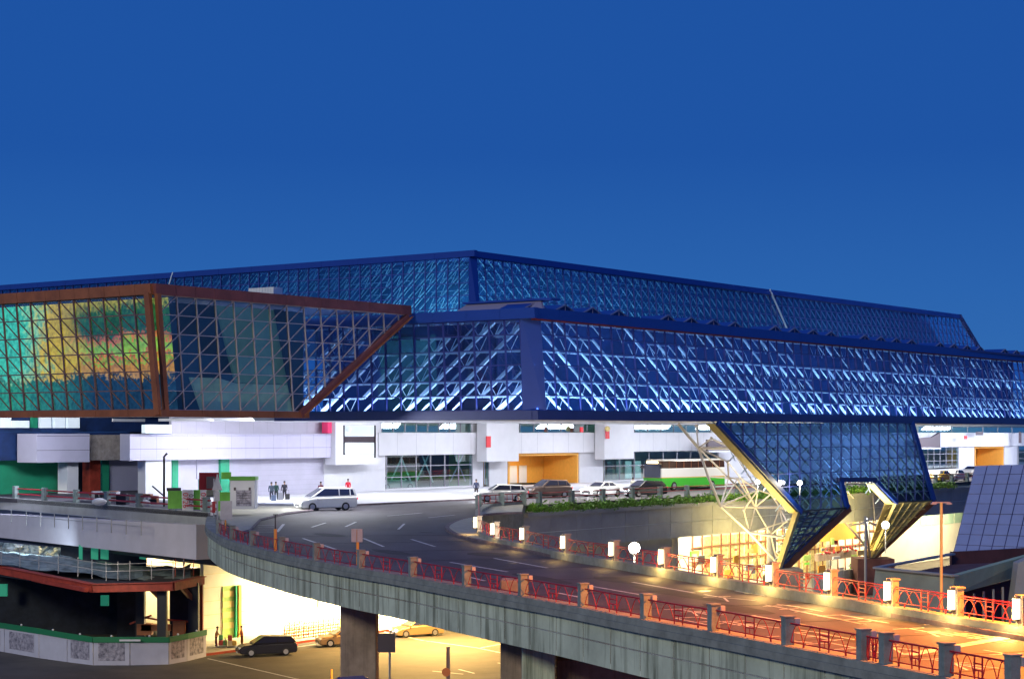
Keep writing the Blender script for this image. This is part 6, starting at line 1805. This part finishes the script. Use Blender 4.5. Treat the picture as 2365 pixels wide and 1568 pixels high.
# blue thing lower centre: round shrub tops in front of pier
# lamp poles at the right
t, h_ = pole("lamp_pole", "tall thin pale lamp pole in front of the right slanting leg", "lamp", 1999, 1350, 1192, 96, .07, M['pole'])
MB().bar((-.3, 0, h_ - .4), (.35, 0, h_ - .1), .08).build("arm", M['pole'], t)
t, h_ = pole("lamp_pole", "tall yellow-lit lamp pole left of the violet tiled pier", "lamp", 2174, 1440, 1160, 72, .06, M['yellowlit'])  # post colour carries the yellow lamplight
MB().bar((-.35, 0, h_), (.35, 0, h_), .05).build("arm", M['pole'], t)
for sx_ in (-.3, .3): MB().box((sx_, 0, h_ - .05), (.22, .16, .07)).build("lamp_head", M['signback'], t, bevel=.02)
for i, x in enumerate((1806, 2070, 2225)):
    p_ = nearest_on(WALLIN, P(x, HY, 66)); 
    s_i = None
# big flood lamps
def flood(px, py, d, r, power, col, label, foot=None):
    q = P(px, py, d); t = empty("flood_lamp", label, "lamp", q)
    MB().sphere((0, 0, 0), r, 16, 10).build("globe", M['lampglow'], t)
    MB().tube([(0, 0, -r * .8), (0, 0, (foot if foot is not None else -2.5))], .06, 8).build("post", M['pole'], t)
    MB().tube([(0, 0, -r * 1.15), (0, 0, -r * .75)], r * .55, 12).build("collar", M['dark'], t)
    point("flood_light", q + Vector((0, -r - .12, 0)), power, col, .25)
flood(1465, 1265, 98, .30, 700, (1.0, .86, .55), "big bright globe flood lamp beside the inner railing", -1.4)
area("flood_wall_lamp", P(1465, 1262, 98.6), PZ(1465, NE, -2), .5, 5200, (1.0, .85, .58), .3)
flood(2045, 1212, 196, .40, 1800, (1.0, .88, .60), "bright flood lamp hanging in the space truss between the legs", -3.0)
flood(1847, 1190 - 75, 178, .24, 500, (1.0, .92, .7), "small bright lamp by the coach seen through the truss, right one", -1.2)
flood(1750, 1112, 178, .24, 500, (1.0, .92, .7), "small bright lamp by the coach seen through the truss, left one", -1.2)

# a few evergreen shrubs of the lower level seen through the notch and at the pier foot
def bush(q, r, label, seed):
    rb = random.Random(seed); b = MB()
    for k in range(240):
        dv = Vector((rb.gauss(0, 1), rb.gauss(0, 1), rb.gauss(0, 1))).normalized() * r * (.55 + .5 * rb.random()); dv.z *= .75
        a1 = Vector((rb.uniform(-1, 1), rb.uniform(-1, 1), rb.uniform(-1, 1))).normalized(); b1 = a1.cross(Vector((rb.uniform(-1, 1), rb.uniform(-1, 1), rb.uniform(-1, 1)))).normalized(); s_ = r * .17
        c_ = Vector((0, 0, r * .6)) + dv
        b.poly([c_ - a1 * s_, c_ + b1 * s_ * .6, c_ + a1 * s_, c_ - b1 * s_ * .6])
    t = empty("shrub", label, "shrub", q); b.build("foliage", M['hedge'], t)
    MB().tube([(0, 0, -.3), (0, 0, r * .5)], .08, 6).build("stem", M['brown'], t)
for i, (x, y) in enumerate(((1966, 1146), (1992, 1143), (2014, 1146))):
    bush(PN(x, y, NE + 1.0), 1.0, "round green shrub seen through the notch of the legs, %s of three" % ("left", "middle", "right")[i], 40 + i)

# ================================================================== LAMPS AND ADDED FILLS THAT LIGHT THE PLACE
cool = (0.86, 0.90, 1.0)
for k in range(11):
    q = PZ(900, NW - 11, 7.22) + U * (-18 + k * 20)
    areau("canopy_ceiling_lamp", q, V * .75 - ZZ, 12, 1.5, 2300 if k < 6 else 2600, cool)
for k in range(4):
    q = PZ(900, NW - 6, 7.22) + U * (-22 - k * 11)
    areau("canopy_ceiling_lamp", q, V * .6 - ZZ, 6, 1.0, (420, 200, 120, 120)[k], cool)
for k in range(9):
    q = PZ(1210, NE + 6, 7.22) + U * (2 + 15 * k)
    areau("canopy_ceiling_lamp", q, -V * .2 - ZZ, 10, 1.0, 1700, (1.0, .96, .86))
for k in range(4):
    q = PZ(1210, NW - 20, 7.22) - U * (10 + 10 * k)
    areau("canopy_ceiling_lamp", q, V * .25 - ZZ, 8, 1.0, (1000, 500, 200, 100)[k], cool)
area("left_wing_fill", PZ(120, NW + 8, 6.6), PZ(120, NW * 1.2, 0), 8, 2600, cool, 1.0)  # unseen fill added so light reaches the set-back left wing
areau("van_fill", PZ(760, 99, 7.2), -V * .35 - ZZ, 8, 1.0, 1800, (.95, .97, 1.0))  # unseen fill added under the bronze block to brighten the minivan
# uplights inside the band, along its foot between glass and struts
for k in range(9):
    q = band_right(7 + 13.5 * k, zf0 + .1) + V * .35
    areau("band_uplight", q, ZZ + V * .10, 13, .25, (850, 780, 680, 600, 540, 480, 430, 390, 360)[k], (.80, .92, 1.0))
for k in range(9):
    q = band_right(7 + 13.5 * k, (zf0 + zf1) / 2) + V * .35
    areau("band_uplight", q, ZZ + V * .10, 13, .2, 170, (.70, .88, 1.0))  # hidden second row, added to brighten the upper struts
l_ = band_left(14, zf0 + .1) + U * .35
lo = areau("band_uplight", l_, ZZ + U * .1, 13, .25, 1300, (.93, .88, 1.0))
x_ = V.copy(); z_ = -(ZZ + U * .1).normalized(); x_ = (x_ - z_ * x_.dot(z_)).normalized(); y_ = z_.cross(x_); m_ = Matrix((x_, y_, z_)).transposed().to_4x4(); m_.translation = l_; lo.matrix_world = m_; lo.data.size = 26
# band interior glow
for k in range(5):
    areau("band_inner_lamp", C + U * (12 + 24 * k) + V * 5.0 + ZZ * (ZB + .7), ZZ * .4 + V, 18, .6, 260, (.25, .70, 1.0))
# unseen fill added behind the leg glass to light its struts
areau("leg_strut_fill", PZ(1900, NC + 3.0, -1.0), -V * .5 + ZZ * 1.0, 10, .6, 1800, (.75, .88, 1.0))
# hall inner lamps
for k, pw in enumerate((1100, 900, 450, 220, 160, 130)):
    q = hr(8 + 20 * k, ZH0 + 1.0) + V * 3.6
    areau("hall_lamp", q, ZZ - V * .25, 16, 1.0, pw, (.55, 1.0, .95))
for k, pw in enumerate((900, 380, 180)):
    q = hlf(10 + 22 * k, ZH0 + 1.0) + U * 3.6
    area("hall_lamp", q, q + ZZ * 3 - U * .8, 10, pw, (.55, 1.0, .95), 2)
# arrivals level: warm ceiling lamps under the upper deck
warm = (1.0, 0.76, 0.38)
for k in range(5):
    q = PZ(485, NLOW - 4, -3.8) + U * (3 + 9 * k)
    areau("arrivals_lamp", q, V * 1.2 - ZZ, 8, 1.0, 15000, warm)
for k in range(4):
    q = PZ(1600, NE + 6, -1.4) + U * (6 + 22 * k)
    areau("arrivals_lamp", q, V * .3 - ZZ, 14, 1.0, 6000, (1.0, .82, .50))
areau("truss_foot_lamp", PZ(1740, NC + 5, -7.5), ZZ - V * .25 + U * .3, 8, 1.5, 2200, (1.0, .76, .25))
areau("truss_foot_lamp", PZ(2000, NC + 5, -6.5), ZZ - V * .2, 6, 1.5, 1800, (1.0, .80, .3))
areau("lower_road_lamp", PZ(1000, 97, -2.8), -ZZ - V * .3, 10, 1.5, 17000, (1.0, .60, .18))
areau("ramp_underside_lamp", PZ(900, 62, -1.8), -ZZ, 6, 1, 5000, (1.0, .42, .10))
# sodium street lamp right of the picture, over the ramp
sl_ = empty("street_lamp", "tall sodium street lamp on the inner side of the ramp", "lamp", (24, 58, 0))
MB().tube([(0, 0, -11.5), (0, 0, 9), (-.6, -.1, 9.6), (-2.4, -.3, 9.8)], [.14, .10, .07, .06], 8).build("pole", M['pole'], sl_)
MB().box((-2.8, -.3, 9.78), (.9, .35, .16)).build("lamp_head", M['lampg2'], sl_)
ll = area("sodium_lamp", (21.0, 57.6, 9.6), (11, 52, 0), .9, 24000, (1.0, .22, .0), .35)
